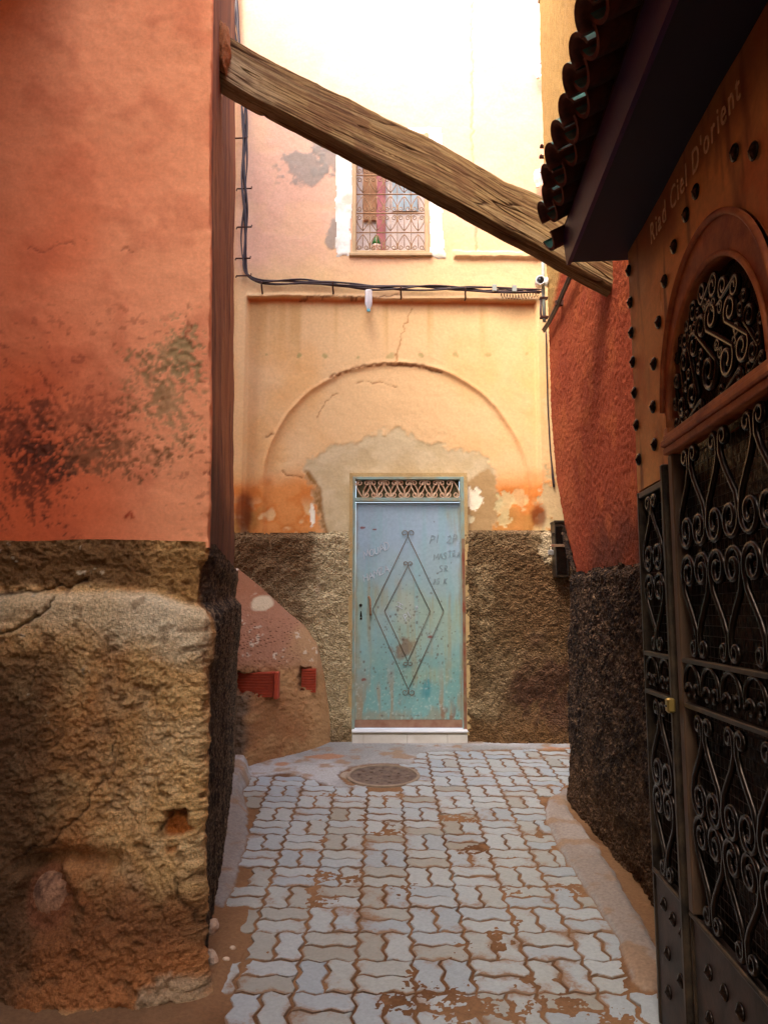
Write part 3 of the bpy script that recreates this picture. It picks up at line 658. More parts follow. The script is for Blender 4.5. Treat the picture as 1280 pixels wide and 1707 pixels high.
# comb scoring: small slanting nicks
gxk = X*34+Z*14+(n2-.5)*2.5; gzk = Z*34-X*9+(n1-.5)*3
ju = vn(np.floor(gxk), np.floor(gzk), 0., 9)-.5; jv = vn(np.floor(gxk), np.floor(gzk), 0., 19)-.5; qa = (gxk % 1.0)-.5+ju*.5; qb = (gzk % 1.0)-.5+jv*.5
nick = ss(.30, .10, np.hypot(qa*.75-qb*.25, (qb+qa*.5)*1.5))*(vn(np.floor(gxk), np.floor(gzk), 0., 4) > .42)*(.5+vn(np.floor(gxk), np.floor(gzk), 0., 5))
nick = nick*smooth_up*ss(1.62, 1.55, Z+(n2-.5)*.1)*ss(-.66, -.76, X+(n2-.5)*.1)
c = mixc(c, lin(86, 50, 32), nick*.8); Y = Y+nick*.006
slump = empty('slumped_render', (-.95, 6.45, gz(6.45)), 'slumped earth render with scored top and exposed red bricks left of the blue-green door', 'render mound')
def at_world(o, root):
    o.parent = root; o.location = tuple(-root.location[i]+o.location[i] for i in range(3)); return o
# pockets where the render has fallen off the bricks
def surf_y(x, z):
    i = int(np.clip(round((x+1.45)/1.03*259), 0, 259)); j = int(np.argmin(abs(Z[:, i]-z))); return float(Y[j, i])
bricks = []
for (pa, pb, pc, pd) in [((396, 1120), (455, 1123), (455, 1158), (396, 1152)), ((500, 1116), (514, 1118), (524, 1147), (500, 1153))]:
    y_ = 6.18 if pa[0] < 450 else 6.40
    q = [P(*k, y_) for k in (pa, pb, pc, pd)]
    y_ = surf_y(sum(p[0] for p in q)/4, sum(p[2] for p in q)/4)+.030; bricks.append((q, y_))
for q, y_ in bricks:
    sd = spoly(X, Z, [(p[0], p[2]) for p in q])+(n3-.5)*.07+(n2-.5)*.04; m_ = ss(-.022, .004, sd)
    Y = Y*(1-m_)+np.maximum(Y, y_+.03)*m_; c = mixc(c, lin(120, 76, 46), ss(-.04, .0, sd)*.6)
at_world(link('render', grid_mesh('render', np.stack([X, Y, Z], -1), c, attr_mat('slump_render', .95, (60, .22), ((60, .6, .010), (240, .5, .003))))), slump)
M_hbrick = plain('red_hollow_brick', tuple(lin(186, 74, 42)), .85, 0, .2, 30, (120, .4, .003), tuple(lin(158, 62, 38)))
for q, y_ in bricks:
    x0, x1 = q[0][0]-.05*(q[0][0] < -.9), max(q[1][0], q[2][0]); z0, z1 = min(p[2] for p in q)-.02, max(p[2] for p in q); mb = MB(); ng = 9
    for k in range(ng):
        a = z0+(z1-z0)*k/ng; b2 = z0+(z1-z0)*(k+.55)/ng; mb.box(x0, x1, y_-.016, y_+.16, a, b2)
    mb.box(x0+.002, x1-.002, y_, y_+.15, z0+.001, z1-.006)
    o = mb.build('brick', M_hbrick); at_world(o, slump)
    if x0 < -.9:
        mb = MB().box(x1+.008, x1+.038, y_-.02, y_+.1, z0-.015, z1-.005, .003); at_world(mb.build('brick', M_hbrick), slump)

# ------------------------------------------------------------------ left house
left = empty('left_house', (-1.0, 3.1, gz(3.1)), 'red-orange plastered corner house with rough earth base in the left foreground', 'house')
def lp(o): return at_world(o, left)
def sweep(path, closed=False):
    pass
def wall_path(pts, steps, rad):
    """plan polyline with rounded corners -> dense points and right-hand normals"""
    out = []
    for i, (p, st) in enumerate(zip(pts, steps+[None])):
        p = np.array(p, float)
        if 0 < i < len(pts)-1:
            a = np.array(pts[i-1], float); b = np.array(pts[i+1], float); ra = rad[i]
            ua = (a-p)/np.linalg.norm(a-p); ub = (b-p)/np.linalg.norm(b-p); s, e = p+ua*ra, p+ub*ra
            for t in np.linspace(0, 1, 9): out.append(((1-t)**2*s+2*t*(1-t)*p+t*t*e, st if t == 1 else ra/6))
        else: out.append((p, st))
    dense = []
    for (p, st), (q, _) in zip(out[:-1], out[1:]):
        n = max(1, int(round(np.linalg.norm(q-p)/(st or .02)))); dense += [p+(q-p)*k/n for k in range(n)]
    dense.append(out[-1][0]); dense = np.array(dense)
    t = np.gradient(dense, axis=0); t /= np.linalg.norm(t, axis=1)[:, None]
    t = (t+np.roll(t, 1, 0)+np.roll(t, -1, 0)); t[0] = t[1]; t[-1] = t[-2]; t /= np.linalg.norm(t, axis=1)[:, None]
    s = np.concatenate([[0], np.cumsum(np.linalg.norm(np.diff(dense, axis=0), axis=1))])
    return dense, np.stack([t[:, 1], -t[:, 0]], 1), s
CX, CY = -.693, 3.1                              # corner at the foot of the plaster
pth, nrm, s_ = wall_path([(-1.95, CY), (CX, CY), (-1.075, 5.62), (-2.6, 5.9)], [.008, .03, .06], [0, .018, .05, 0])
zs = np.concatenate([np.arange(1.905, 4.5, .008), np.linspace(4.6, 8.0, 20)])
S, Z = np.meshgrid(s_, zs); PX_ = np.broadcast_to(pth[:, 0], S.shape); PY_ = np.broadcast_to(pth[:, 1], S.shape)
NX = np.broadcast_to(nrm[:, 0], S.shape); NY = np.broadcast_to(nrm[:, 1], S.shape)
front = ss(CY+.02, CY+.005, PY_)
a1 = fbm(S, Z, 1.4, 4, 401); a2 = fbm(S, Z, 6, 5, 402); a3 = fbm(S, Z, 34, 4, 403); a4 = fbm(S, Z, 85, 3, 404)
xw = PX_
D = ((a1-.5)*.03+(a2-.5)*.012)*(.15+.85*ss(1.92, 2.25, Z))+(a3-.5)*.003-.004*ss(2.1, 1.95, Z)
edge = np.exp(-(np.abs(S-(CX+1.95))/.03)**2); D = D-edge*(ss(.45, .7, a2)*.012+(a3-.5)*.012)
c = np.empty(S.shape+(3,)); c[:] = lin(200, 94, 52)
c = mixc(c, lin(238, 164, 116), ss(-1.5, -.80, PX_+(a1-.5)*.5+(Z-3)*.10)*.85)  # peach towards the lit right corner: the light's falloff put into the colour
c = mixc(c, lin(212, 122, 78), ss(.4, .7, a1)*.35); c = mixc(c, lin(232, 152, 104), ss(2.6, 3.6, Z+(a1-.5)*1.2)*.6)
c = mixc(c, lin(176, 84, 52), ss(.5, .72, a2)*.35)
def fb(px, py): p = P(px, py, 3.1); return (p[0], p[2])
spk = (a3-.5)*1.6+(a4-.5)*2.2+(a2-.5)*1.6
for px, py, rx, rz, col, f in [(285, 590, .10, .12, (150, 128, 84), .95), (290, 660, .13, .22, (146, 122, 80), 1), (310, 600, .06, .12, (150, 128, 84), .8), (255, 640, .10, .14, (150, 112, 72), .7), (150, 760, .20, .10, (104, 74, 46), 1), (50, 790, .18, .16, (62, 34, 22), 1.1), (30, 730, .18, .16, (72, 38, 26), .9), (130, 700, .20, .10, (110, 60, 36), .7), (210, 745, .16, .08, (128, 84, 52), .7), (260, 760, .10, .06, (128, 84, 52), .6)]:
    q = ss(-.05, .75, blob(xw, Z, fb(px, py), rx*1.25, rz*1.25)*1.15+spk-.22)*front; c = mixc(c, lin(*col), np.clip(q*f, 0, 1)*.72); D = D-q*.0018*(a4 > .5)
trw = fbm(S*.35, Z+.15*np.sin(S*2), 26, 4, 420); D = D+(trw-.5)*.0022; c = mixc(c, c*.86, ss(.56, .74, trw)*.4); c = mixc(c, lin(120, 56, 34), ss(.70, .76, fbm(S*.6, Z, 48, 3, 421))*ss(.42, .58, a1)*.5*ss(3.1, 2.7, Z))
fle = ss(.735, .77, a3)*ss(.45, .62, a1)*front*ss(3.2, 2.4, Z); c = mixc(c, lin(120, 48, 26), fle*.7); D = D-fle*.002
d_ = sline(xw+(a3-.5)*.02, Z, [fb(210, 862), fb(219, 853), fb(224, 862)]); q = np.exp(-(d_/.006)**2)*front; c = mixc(c, lin(150, 50, 24), q); D = D+q*.004
for hp, sd0 in (([(60, 420), (140, 400), (230, 418)], 432), ([(330, 470), (318, 520), (326, 580)], 434), ([(20, 600), (90, 640), (120, 700)], 436)):
    d_ = sline(xw+(fbm(S, Z, 18, 4, sd0)-.5)*.07, Z+(fbm(S, Z, 18, 4, sd0+1)-.5)*.07, [fb(*q_) for q_ in hp]); q = np.exp(-(d_/.0045)**2)*front*ss(.42, .5, a2); c = mixc(c, lin(116, 52, 32), q*.6); D = D-q*.003
sd_ = ss(CY+.03, CY+.10, PY_)                    # return face along the alley: bare brown coat, streaked
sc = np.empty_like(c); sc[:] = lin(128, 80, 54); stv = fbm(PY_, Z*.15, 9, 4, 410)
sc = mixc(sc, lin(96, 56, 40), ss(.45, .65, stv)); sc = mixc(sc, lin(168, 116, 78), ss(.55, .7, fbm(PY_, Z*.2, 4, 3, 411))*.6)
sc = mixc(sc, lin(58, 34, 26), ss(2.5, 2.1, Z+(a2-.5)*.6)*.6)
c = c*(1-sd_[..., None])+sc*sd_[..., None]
lean = -(Z-1.9)*.0225
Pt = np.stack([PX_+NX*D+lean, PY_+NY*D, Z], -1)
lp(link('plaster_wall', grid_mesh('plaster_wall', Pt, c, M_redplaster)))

pth, nrm, s_ = wall_path([(-1.95, CY), (CX-.022, CY), (-1.075, 5.62), (-2.2, 5.8)], [.0055, .0115, .05], [0, .035, .08, 0])
zs = np.arange(.12, 1.935, .0055)
S, Z = np.meshgrid(s_, zs); PX_ = np.broadcast_to(pth[:, 0], S.shape); PY_ = np.broadcast_to(pth[:, 1], S.shape)
NX = np.broadcast_to(nrm[:, 0], S.shape); NY = np.broadcast_to(nrm[:, 1], S.shape)
front = ss(CY+.05, CY+.01, PY_); xw = PX_
a0 = fbm(S, Z, .9, 3, 500); a1 = fbm(S, Z, 2.6, 4, 501); a2 = fbm(S, Z, 9, 5, 502); a3 = fbm(S, Z, 36, 4, 503); a4 = fbm(S, Z, 90, 3, 504)
ridge = 1-np.abs(2*fbm(S, Z*1.5, 13, 4, 505)-1)
cap = 1.735+.035*ss(-.9, -1.5, xw)*0-.055*ss(-.95, -.72, xw)+(a2-.5)*.02
bulge = ss(cap+.012, cap-.045, Z)*(1-.25*ss(cap-.1, cap-.5, Z))
D = .014+.016*bulge+.026*ss(cap+.02, cap-.06, Z)*(1-.6*ss(cap-.10, cap-.40, Z))+front*.028*bulge*ss(1.1, .3, Z)
capz = ss(cap-.27, cap-.08, Z+(a1-.5)*.10)*ss(cap+.01, cap-.02, Z)*front
rg_ = (1-.7*capz)*(.55+.45*front)
D = D+rg_*((a1-.5)*.040+(a2-.5)*.022+(a3-.5)*.020+(a4-.5)*.020+(fbm(S, Z, 150, 2, 507)-.5)*.013+(ridge-.75)*.008-ss(.62, .72, fbm(S, Z*1.6, 17, 4, 509))*.010)
low = ss(.75, .35, Z)*front; D = D+low*((a1-.5)*.10+.02)
# broken corner, hole with a brick behind, embedded stone, cracks, foot
corner = np.exp(-((S-(CX+1.95))/.10)**2); D = D-corner*(ss(.5, .7, a1)*.045)
hole = spoly(xw, Z, [fb(q[0], q[1]) for q in [(278, 1352), (310, 1345), (318, 1380), (306, 1392), (280, 1388)]])+(a3-.5)*.02
hole2 = spoly(xw, Z, [fb(q[0], q[1]) for q in [(280, 1408), (300, 1404), (298, 1418), (282, 1420)]])+(a3-.5)*.015
hq = np.maximum(ss(-.006, .006, hole), ss(-.006, .006, hole2)*.6)*front; D = D-hq*.035
stx, stz = fb(86, 1492); srad = np.hypot((xw-stx)/.068, (Z-stz)/.085)
pocket = ss(1.9, 1.1, srad+(a2-.5)*.8)*front; D = D-pocket*.05
D = D+.016*ss(1.80, 1.88, Z); D = np.where(Z > 1.87, np.maximum(D, .006+.012*a3), D)
D = D-np.exp(-(sline(xw, Z, [(-1.36, stz+.12), (-1.2, stz+.15), (-1.02, stz+.13)])/.035)**2)*.06*front
def crk(pts, w, dep):
    global D, c
    d = sline(xw+(fbm(S, Z, 24, 3, 520)-.5)*.05, Z+(fbm(S, Z, 24, 3, 521)-.5)*.05, [fb(*q) for q in pts]); q = np.exp(-(d/w)**2)*front; D = D-q*dep; c = mixc(c, lin(46, 30, 18), q*.75)
c = np.empty(S.shape+(3,)); c[:] = lin(218, 168, 106)
c = mixc(c, lin(184, 130, 76), ss(.46, .68, a1)); c = mixc(c, lin(226, 186, 126), ss(.52, .7, a2)*.6)
c = mixc(c, lin(232, 190, 124), ss(-1.05, -.76, xw+(a1-.5)*.4)*front*.6)
c = mixc(c, lin(110, 76, 42), ss(cap, cap+.03, Z)*ss(-.8, -1.05, xw+(a2-.5)*.15)*.85); c = mixc(c, lin(176, 132, 74), ss(cap, cap+.03, Z)*ss(-1.0, -.8, xw)*.7)
c = mixc(c, lin(88, 62, 40), ss(-1.05, -1.3, xw+(a1-.5)*.4)*ss(1.6, 1.4, Z)*.7)  # left side darkened: brown earth plus corner shade put into the colour
capc = np.clip(capz*1.2-(a2-.5)*.9-(1-ss(-1.5, -1.0, xw))*.25, 0, 1)*ss(cap+.02, cap-.03, Z); c = mixc(c, lin(222, 196, 150), capc*.9); c = mixc(c, lin(240, 222, 184), capc*ss(.26, .0, np.abs(xw+.86))*.7)
c = mixc(c, lin(184, 112, 60), ss(.55, .72, a1+.08*a2)*ss(.95, .6, Z)*.8); c = mixc(c, lin(172, 106, 60), ss(.62, .40, Z+(a2-.5)*.3)*.55*front)
c = mixc(c, lin(92, 60, 38), ss(.55, .7, a0)*ss(.8, .5, Z)*.6*front)
c = mixc(c, lin(190, 172, 138), ss(.1, .7, blob(xw, Z, fb(300, 1640), .11, .08)+(a2-.5)*2.2+(a3-.5)*1.2)*.6)
c = mixc(c, lin(96, 66, 42), ss(-1.05, -1.42, xw+(a1-.5)*.5)*ss(1.55, 1.2, Z+(a2-.5)*.3)*.75)  # same earth and shade tone again, deeper to the lower left
c = mixc(c, lin(120, 84, 52), ss(.60, .72, fbm(S, Z*1.6, 17, 4, 509))*.5)
c = mixc(c, lin(196, 156, 104), ss(-.1, .4, blob(xw, Z, fb(165, 1660), .11, .03)+(a2-.5)*1.2)*.8); D = D+ss(-.1, .6, blob(xw, Z, fb(165, 1660), .11, .03))*.03
c = mixc(c, lin(178, 98, 36), hq*.95)
c = mixc(c, lin(150, 90, 60), ss(1.5, 1.1, srad)*front*.6)
fl = ss(.76, .79, a3)*ss(.5, .56, a2)*front*ss(-.9, -1.2, xw); c = mixc(c, lin(206, 186, 150), fl*ss(1.0, 1.4, Z))
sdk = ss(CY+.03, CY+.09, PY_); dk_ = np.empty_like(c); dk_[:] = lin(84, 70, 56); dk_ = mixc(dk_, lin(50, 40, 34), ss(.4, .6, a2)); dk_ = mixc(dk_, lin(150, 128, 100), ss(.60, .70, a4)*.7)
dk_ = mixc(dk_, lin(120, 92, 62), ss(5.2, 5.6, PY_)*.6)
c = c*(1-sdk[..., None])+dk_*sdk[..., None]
crk([(0, 1052), (40, 1046), (60, 1030), (92, 1012), (96, 995)], .006, .02); crk([(0, 992), (40, 985), (90, 980), (150, 970)], .007, .016)
crk([(195, 1240), (190, 1290), (160, 1320), (150, 1345)], .004, .010); crk([(150, 1345), (90, 1400), (40, 1420)], .005, .012)
crk([(276, 1385), (284, 1352), (300, 1358), (312, 1344)], .007, .02); crk([(296, 1460), (340, 1600), (325, 1640)], .006, .012)
D = D+np.where(Z < gz(CY)+.10, (gz(CY)+.10-Z)*.35, 0)*front
Pt = np.stack([PX_+NX*D, PY_+NY*D, Z-(a1-.5)*.03*(Z > 1.9)], -1)
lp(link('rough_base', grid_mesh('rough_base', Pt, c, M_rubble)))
# rounded stone stuck in the base
us = np.linspace(0, 2*pi, 36); vv = np.linspace(-pi/2, pi/2, 22); U, V_ = np.meshgrid(us, vv)
rr = 1+.10*(fbm(np.cos(U)*np.cos(V_)+3, np.sin(V_)+2, 2.2, 4, 530)-.5); rr[:, -1] = rr[:, 0]
Pt = np.stack([.072*np.cos(U)*np.cos(V_)*rr, .055*np.sin(U)*np.cos(V_)*rr, .085*np.sin(V_)*rr], -1)
cs = np.empty(Pt.shape); cs[:] = lin(186, 136, 102); cs = mixc(cs, lin(120, 84, 64), ss(.4, .65, fbm(Pt[..., 0]+1, Pt[..., 2], 40, 4, 531)))
o = link('stone', grid_mesh('stone', Pt, cs, M_rubble)); o.location = (stx, CY+.012, stz); lp(o)
# unseen masses added beside and behind the camera to shade the near alley
M_blocker = plain('dark_blocker_red', tuple(lin(112, 54, 36)), .95, 0, .25, 3)  # kept dark so the added walls bounce little light
lp(MB().box(-2.6, -1.30, -5, CY-.06, 4.62, 8.0).build('shade_storey', M_blocker))  # added overhang out of view, darkens the facade's upper left
lp(MB().box(-2.6, -1.71, -5, CY+.05, 1.92, 4.615).build('unseen_flank_wall', M_blocker))  # unseen wall added to darken the facade's left edge
lp(MB().box(-2.6, -1.57, -5, CY+.02, -.6, 1.915).build('shade_flank_base', plain('shade_base_render', tuple(lin(84, 62, 44)), .95, 0, .3, 5)))  # unseen thickening added to shade the rough base
shade_slab = tag(MB().box(-1.705, .975, -5, -.10, 2.95, 3.25, .02).build('shade_roof', plain('shade_roof_planks', tuple(lin(110, 76, 50)), .95, 0, .3, 4)), 'unseen plank slab added above the camera to shade the near alley', 'light blocker')  # added out of view to keep sky light off near surfaces
lp(shade_slab) if False else None
MB().box(-6, -1.3, CY+.3, 5.5, 7.95, 8.0).build('roof', plain('roof_earth', tuple(lin(160, 110, 70)), .95)); lp(bpy.data.objects['roof'])

# ------------------------------------------------------------------ right house: rough red wall with cut-back corner, dark pebbledash base, studded portal
right = empty('right_house', (1.4, 4.3, gz(4.3)), 'rough stuccoed red and ochre house with dark pebbledash base and studded portal on the right', 'house')
def rp(o): return at_world(o, right)
RX = 1.25
EZ = [0, .45, 1.92, 2.23, 2.61, 3.09, 3.8, 4.5, 7.2]; EY = [5.30, 5.28, 5.10, 5.38, 5.62, 5.72, 5.74, 5.74, 5.74]
def yfar(z): return np.interp(z, EZ, EY)
tt = np.concatenate([np.linspace(0, 1, 330), 1+np.linspace(.02, 1, 12)])
zs = np.concatenate([np.arange(1.80, 5.0, .0095), np.arange(5.02, 7.0, .03)]); T, Z = np.meshgrid(tt, zs)
Yf = yfar(Z); Y = np.where(T <= 1, 2.55+(Yf-2.55)*T, Yf+.02+.1*(T-1)); X = np.where(T <= 1, RX, RX+.005+(T-1)*2.5)
n1 = fbm(Y, Z, 1.5, 4, 601); n2 = fbm(Y, Z, 7, 4, 602); n3 = fbm(Y, Z, 55, 3, 603); n4 = fbm(Y, Z, 110, 2, 604)
cor = np.clip((T-.985)/.015, 0, 1)*(T <= 1); X = X+cor**2*.018-(n1-.5)*.012-(n2-.5)*.006-((n3-.5)*.008+(n4-.5)*.010)*(T <= 1)
c = np.empty(X.shape+(3,)); c[:] = lin(162, 78, 45)
c = mixc(c, lin(142, 60, 36), ss(.45, .65, n1)*.7); c = mixc(c, lin(176, 92, 50), ss(.5, .7, n2)*.5)
dl_ = (Z-3.75)-(Y-5.74)*(-.62)+(n1-.5)*.35+(n2-.5)*.12      # ochre coat above the slanting cable
oc = ss(-.10, .12, dl_); c = mixc(c, lin(170, 130, 74), oc); c = mixc(c, lin(180, 146, 88), oc*ss(4.5, 5.2, Y)*.6); c = mixc(c, lin(190, 122, 66), oc*ss(4.7, 4.0, Y+(n1-.5))*.7)
c = mixc(c, lin(150, 56, 26), np.exp(-((dl_+.10)/.10)**2)*.5)
c = mixc(c, lin(84, 44, 32), ss(.35, .65, n1+.3*(n2-.5))*ss(2.35, 1.95, Z+(n2-.5)*.3)*ss(4.9, 4.5, Y)*.85)
c = mixc(c, lin(140, 62, 44), ss(3.8, 3.2, Y+(n2-.5)*.4)*.5)
c = c*(.78+.44*n4[..., None])
rp(link('stucco_wall', grid_mesh('stucco_wall', np.stack([X, Y, Z], -1), c, M_stucco, flip=True)))
ys = np.concatenate([np.arange(2.6, 5.5, .0095)]); zs = np.arange(.2, 2.42, .0095); tt = np.linspace(0, 1, 300); T, Z = np.meshgrid(np.concatenate([tt, [1.02, 1.2, 2]]), zs)
yb = np.interp(Z, [.2, .45, 1.92, 2.23, 2.42], [5.32, 5.29, 5.115, 5.385, 5.50]); Y = np.where(T <= 1, 2.6+(yb-2.6)*T, yb+.01); X = np.where(T <= 1, RX-.028, RX+(T-1)*1.5)
n1 = fbm(Y, Z, 2, 4, 611); n2 = fbm(Y, Z, 9, 4, 612); n3 = fbm(Y, Z, 38, 4, 613); n4 = fbm(Y, Z, 80, 3, 614)
Zt = 1.885+.36*ss(5.0, 5.36, Y)+(n2-.5)*.05; hold = ss(0, .05, Zt-Z)
cor = np.clip((T-.97)/.03, 0, 1)*(T <= 1)
flare = ss(gz(5)+.35, gz(5)-.15, Z+(n2-.5)*.15)
X = X-(.004+.022*hold+(n1-.5)*.03+(n2-.5)*.03+(n3-.5)*.024+(n4-.5)*.020)*(T <= 1)+cor**2*.035+flare*.05*ss(4.9, 3.8, Y)-.03*flare*ss(4.8, 5.2, Y)
c = np.empty(X.shape+(3,)); c[:] = lin(74, 56, 44); c = mixc(c, lin(48, 36, 30), ss(.4, .6, n2)); c = mixc(c, lin(140, 110, 82), ss(.60, .68, n4)*.55)
c = mixc(c, lin(104, 74, 46), ss(gz(4)+.6, gz(4)+.1, Z+(n1-.5)*.5)*.5)
msk = (Zt > Z)[:-1, :-1]
rp(link('rough_base', grid_mesh('rough_base', np.stack([X, Y, Z], -1), c, M_dash, msk, flip=True)))

GK = .0572; GLEN = hypot(GK, 1); GO = (.950, 2.885); GTH = math.atan2(-1/GLEN, -GK/GLEN); GZ0 = .245
def gate_world(s, y, z):                          # gate-local (along, into the wall, up) to world
    return (GO[0]+cos(GTH)*s-sin(GTH)*y, GO[1]+sin(GTH)*s+cos(GTH)*y, z)
ACS, ACZ, AR, AIR, AIZ = .82, 2.295, .425, .365, 2.235
portal = link('portal', None, right); portal.location = (GO[0]-1.4, GO[1]-4.3, GZ0-gz(4.3)); portal.rotation_euler = (0, 0, GTH)
def zlow(s):
    a = np.where(np.abs(s-ACS) < AR, ACZ+np.sqrt(np.clip(AR**2-(s-ACS)**2, 0, None)), 0)
    return np.where(np.abs(s-ACS) < AR, a, np.where(s < .38, 2.095, 2.14))
ssamp = np.unique(np.concatenate([np.linspace(0, .379, 40), [.381, ACS-AR-.0005], ACS-AR*np.cos(np.linspace(0.0005, pi-.0005, 90)), [ACS+AR+.0005], np.linspace(1.26, 1.75, 30)]))
S, T = np.meshgrid(ssamp, np.linspace(0, 1, 110)); zl = zlow(S); Zz = zl+(3.04-zl)*T
n1 = fbm(S, Zz, 2.6, 4, 701); n2 = fbm(S, Zz, 10, 4, 702); n3 = fbm(S, Zz*.15, 16, 4, 703)
c = np.empty(S.shape+(3,)); c[:] = lin(240, 176, 100); c = mixc(c, lin(220, 138, 74), ss(.42, .62, n1)); c = mixc(c, lin(216, 160, 96), ss(.5, .7, n2)*.5); c = mixc(c, lin(112, 60, 36), ss(.56, .74, n3)*.7)
c = mixc(c, lin(112, 60, 36), ss(2.75, 2.9, Zz+(n1-.5)*.2)*.6)
M_sheet = attr_mat('ochre_sheet', .62, (50, .12), ((20, .2, .01), (160, .2, .002)), spec=.3)
o = link('surround', grid_mesh('surround', np.stack([S, (n1-.5)*.012, Zz-GZ0], -1), c, M_sheet, flip=False), right)
o.location = portal.location; o.rotation_euler = portal.rotation_euler
bpy.data.objects.remove(portal); portal = o
mb = MB(); npz = 60
arc = [(ACS-AR*cos(pi*k/npz), ACZ+AR*sin(pi*k/npz)-GZ0) for k in range(npz+1)]
for a, b in zip(arc[:-1], arc[1:]): mb.add([(a[0], .0, a[1]), (b[0], .0, b[1]), (b[0], .12, b[1]), (a[0], .12, a[1])], [(0, 1, 2, 3)])
M_ochre = plain('ochre_paint', tuple(lin(192, 112, 58)), .6, 0, .3, 14, (90, .3, .004), tuple(lin(140, 70, 40)))
mb.build('reveal', M_ochre, portal)
MB().box(0.0005, .379, .001, .1, 2.0965-GZ0, 2.11-GZ0).build('lintel', M_ochre, portal)
mb = MB(); mb.box(.0005, .012, .036, .34, 0, 2.79).box(.0005, 1.75, .33, .35, 0, 2.79).box(1.30, 1.75, .01, .32, -.05, 1.895); mb.build('jamb', plain('dark_jamb', tuple(lin(70, 50, 38)), .9, 0, .3, 8), portal)
sm = MB().lathe([(.0165, 0), (.0175, .003), (.0158, .008), (.0105, .0125), (.004, .0155), (.0015, .019)], axis=(0, -1, 0), n=12).mesh('stud', M_iron, True)
for s, z in [(.024, 2.955), (.026, 2.826), (.026, 2.706), (.027, 2.59), (.032, 2.468), (.042, 2.341), (.055, 2.208), (.774, 2.853), (.682, 2.831), (.561, 2.79), (.451, 2.724), (.367, 2.616), (.293, 2.496), (.262, 2.353), (.258, 2.221), (1.053, 2.799), (1.16, 2.736), (1.27, 2.66), (1.34, 2.55)]:
    o = link('stud', sm, portal, (s, -.004, z-GZ0)); o.scale = (1.35, .85, 1.35)
M_letter = plain('faded_lettering', tuple(lin(244, 208, 160)), .8, 0, .45, 40)
lx = .335
for ch in "Riad Ciel D'orient":
    me = text_mesh('letter', ch, .105, M_letter, 0, .001) if ch != ' ' else None
    if me:
        w = max(v.co.x for v in me.vertices); o = link('letter', me, portal, (lx, -.0115, 2.905-GZ0)); o.rotation_euler = (pi/2, 0, 0); o.scale = (.82, 1, 1); lx += w*.82+.012
    else: lx += .035
# the house above the awning, and its unseen flank behind the camera
for nm, (x0, x1, y0, y1, z0, z1) in {'upper_wall': (1.02, 3.5, 1.2, 2.93, 3.06, 7.0), 'unseen_flank_wall': (.98, 3.5, -5, 1.15, -.6, 7.0)}.items():
    rp(MB().box(x0, x1, y0, y1, z0, z1).build(nm, plain('red_stucco_'+nm, tuple(lin(176, 90, 52)), .95, 0, .25, 3)))
rp(MB().box(1.3, 3.5, 2.95, 5.70, 6.95, 7.0).build('roof', M_ochre))

# ------------------------------------------------------------------ wrought iron gate
gate = empty('iron_gate', (GO[0], GO[1], GZ0), 'black wrought iron gate of spirals with arched ochre frame, riveted kick plates and brass lock', 'gate', rot=(0, 0, GTH))
M_stile = plain('gate_stile', (.022, .017, .013), .42, .55, .4, 14, (120, .2, .002), (.09, .06, .036))
M_plate = plain('kick_plate', (.024, .020, .018), .5, .6, .4, 6, (50, .25, .004), (.10, .06, .045))
M_backing = plain('hammered_glass', (.018, .011, .008), .25, 0, .6, 14, (34, .9, .02), (.05, .022, .014))
zz = lambda z: z-GZ0
def frame_bars(mb, s0, s1, rails, w, z0, z1, y0=-.006, y1=.032):
    mb.box(s0, s0+w, y0, y1, zz(z0), zz(z1), .003).box(s1-w, s1, y0, y1, zz(z0), zz(z1), .003)
    return mb
nl = link('narrow_leaf', frame_bars(MB(), .002, .352, [], .016, .25, 2.09).box(.0185, .3355, -.004, .03, zz(2.066), zz(2.088), .003).mesh('narrow_leaf', M_stile), gate)
ml = link('main_leaf', frame_bars(MB(), ACS-AR+.004, ACS+AR-.004, [], .012, .25, 2.295).mesh('main_leaf', M_stile), gate)
mb = MB().box(.3535, .376, -.022, .030, zz(.26), zz(2.13), .004); mb.build('meeting_stile', M_stile, nl)
MB().box(.0185, .3350, .0005, .028, zz(.25), zz(.752), .002).build('kick_plate', M_plate, nl)
MB().box(ACS-AR+.017, ACS+AR-.017, .0005, .028, zz(.25), zz(.745), .002).build('kick_plate', M_plate, ml)
mb = MB(); mb.tube([(.02, -.006, zz(.757)), (.334, -.006, zz(.757))], .007, 8); mb.build('rail', M_stile, nl)
mb = MB(); mb.tube([(ACS-AR+.02, -.006, zz(.752)), (ACS+AR-.02, -.006, zz(.752))], .008, 8); mb.build('rail', M_stile, ml)
for z in (1.503, 1.369):
    MB().box(.0186, .3354, -.010, .012, zz(z)-.007, zz(z)+.007, .002).build('rail', M_stile, nl)
    MB().box(ACS-AR+.0165, ACS+AR-.0165, -.010, .012, zz(z)-.007, zz(z)+.007, .002).build('rail', M_stile, ml)
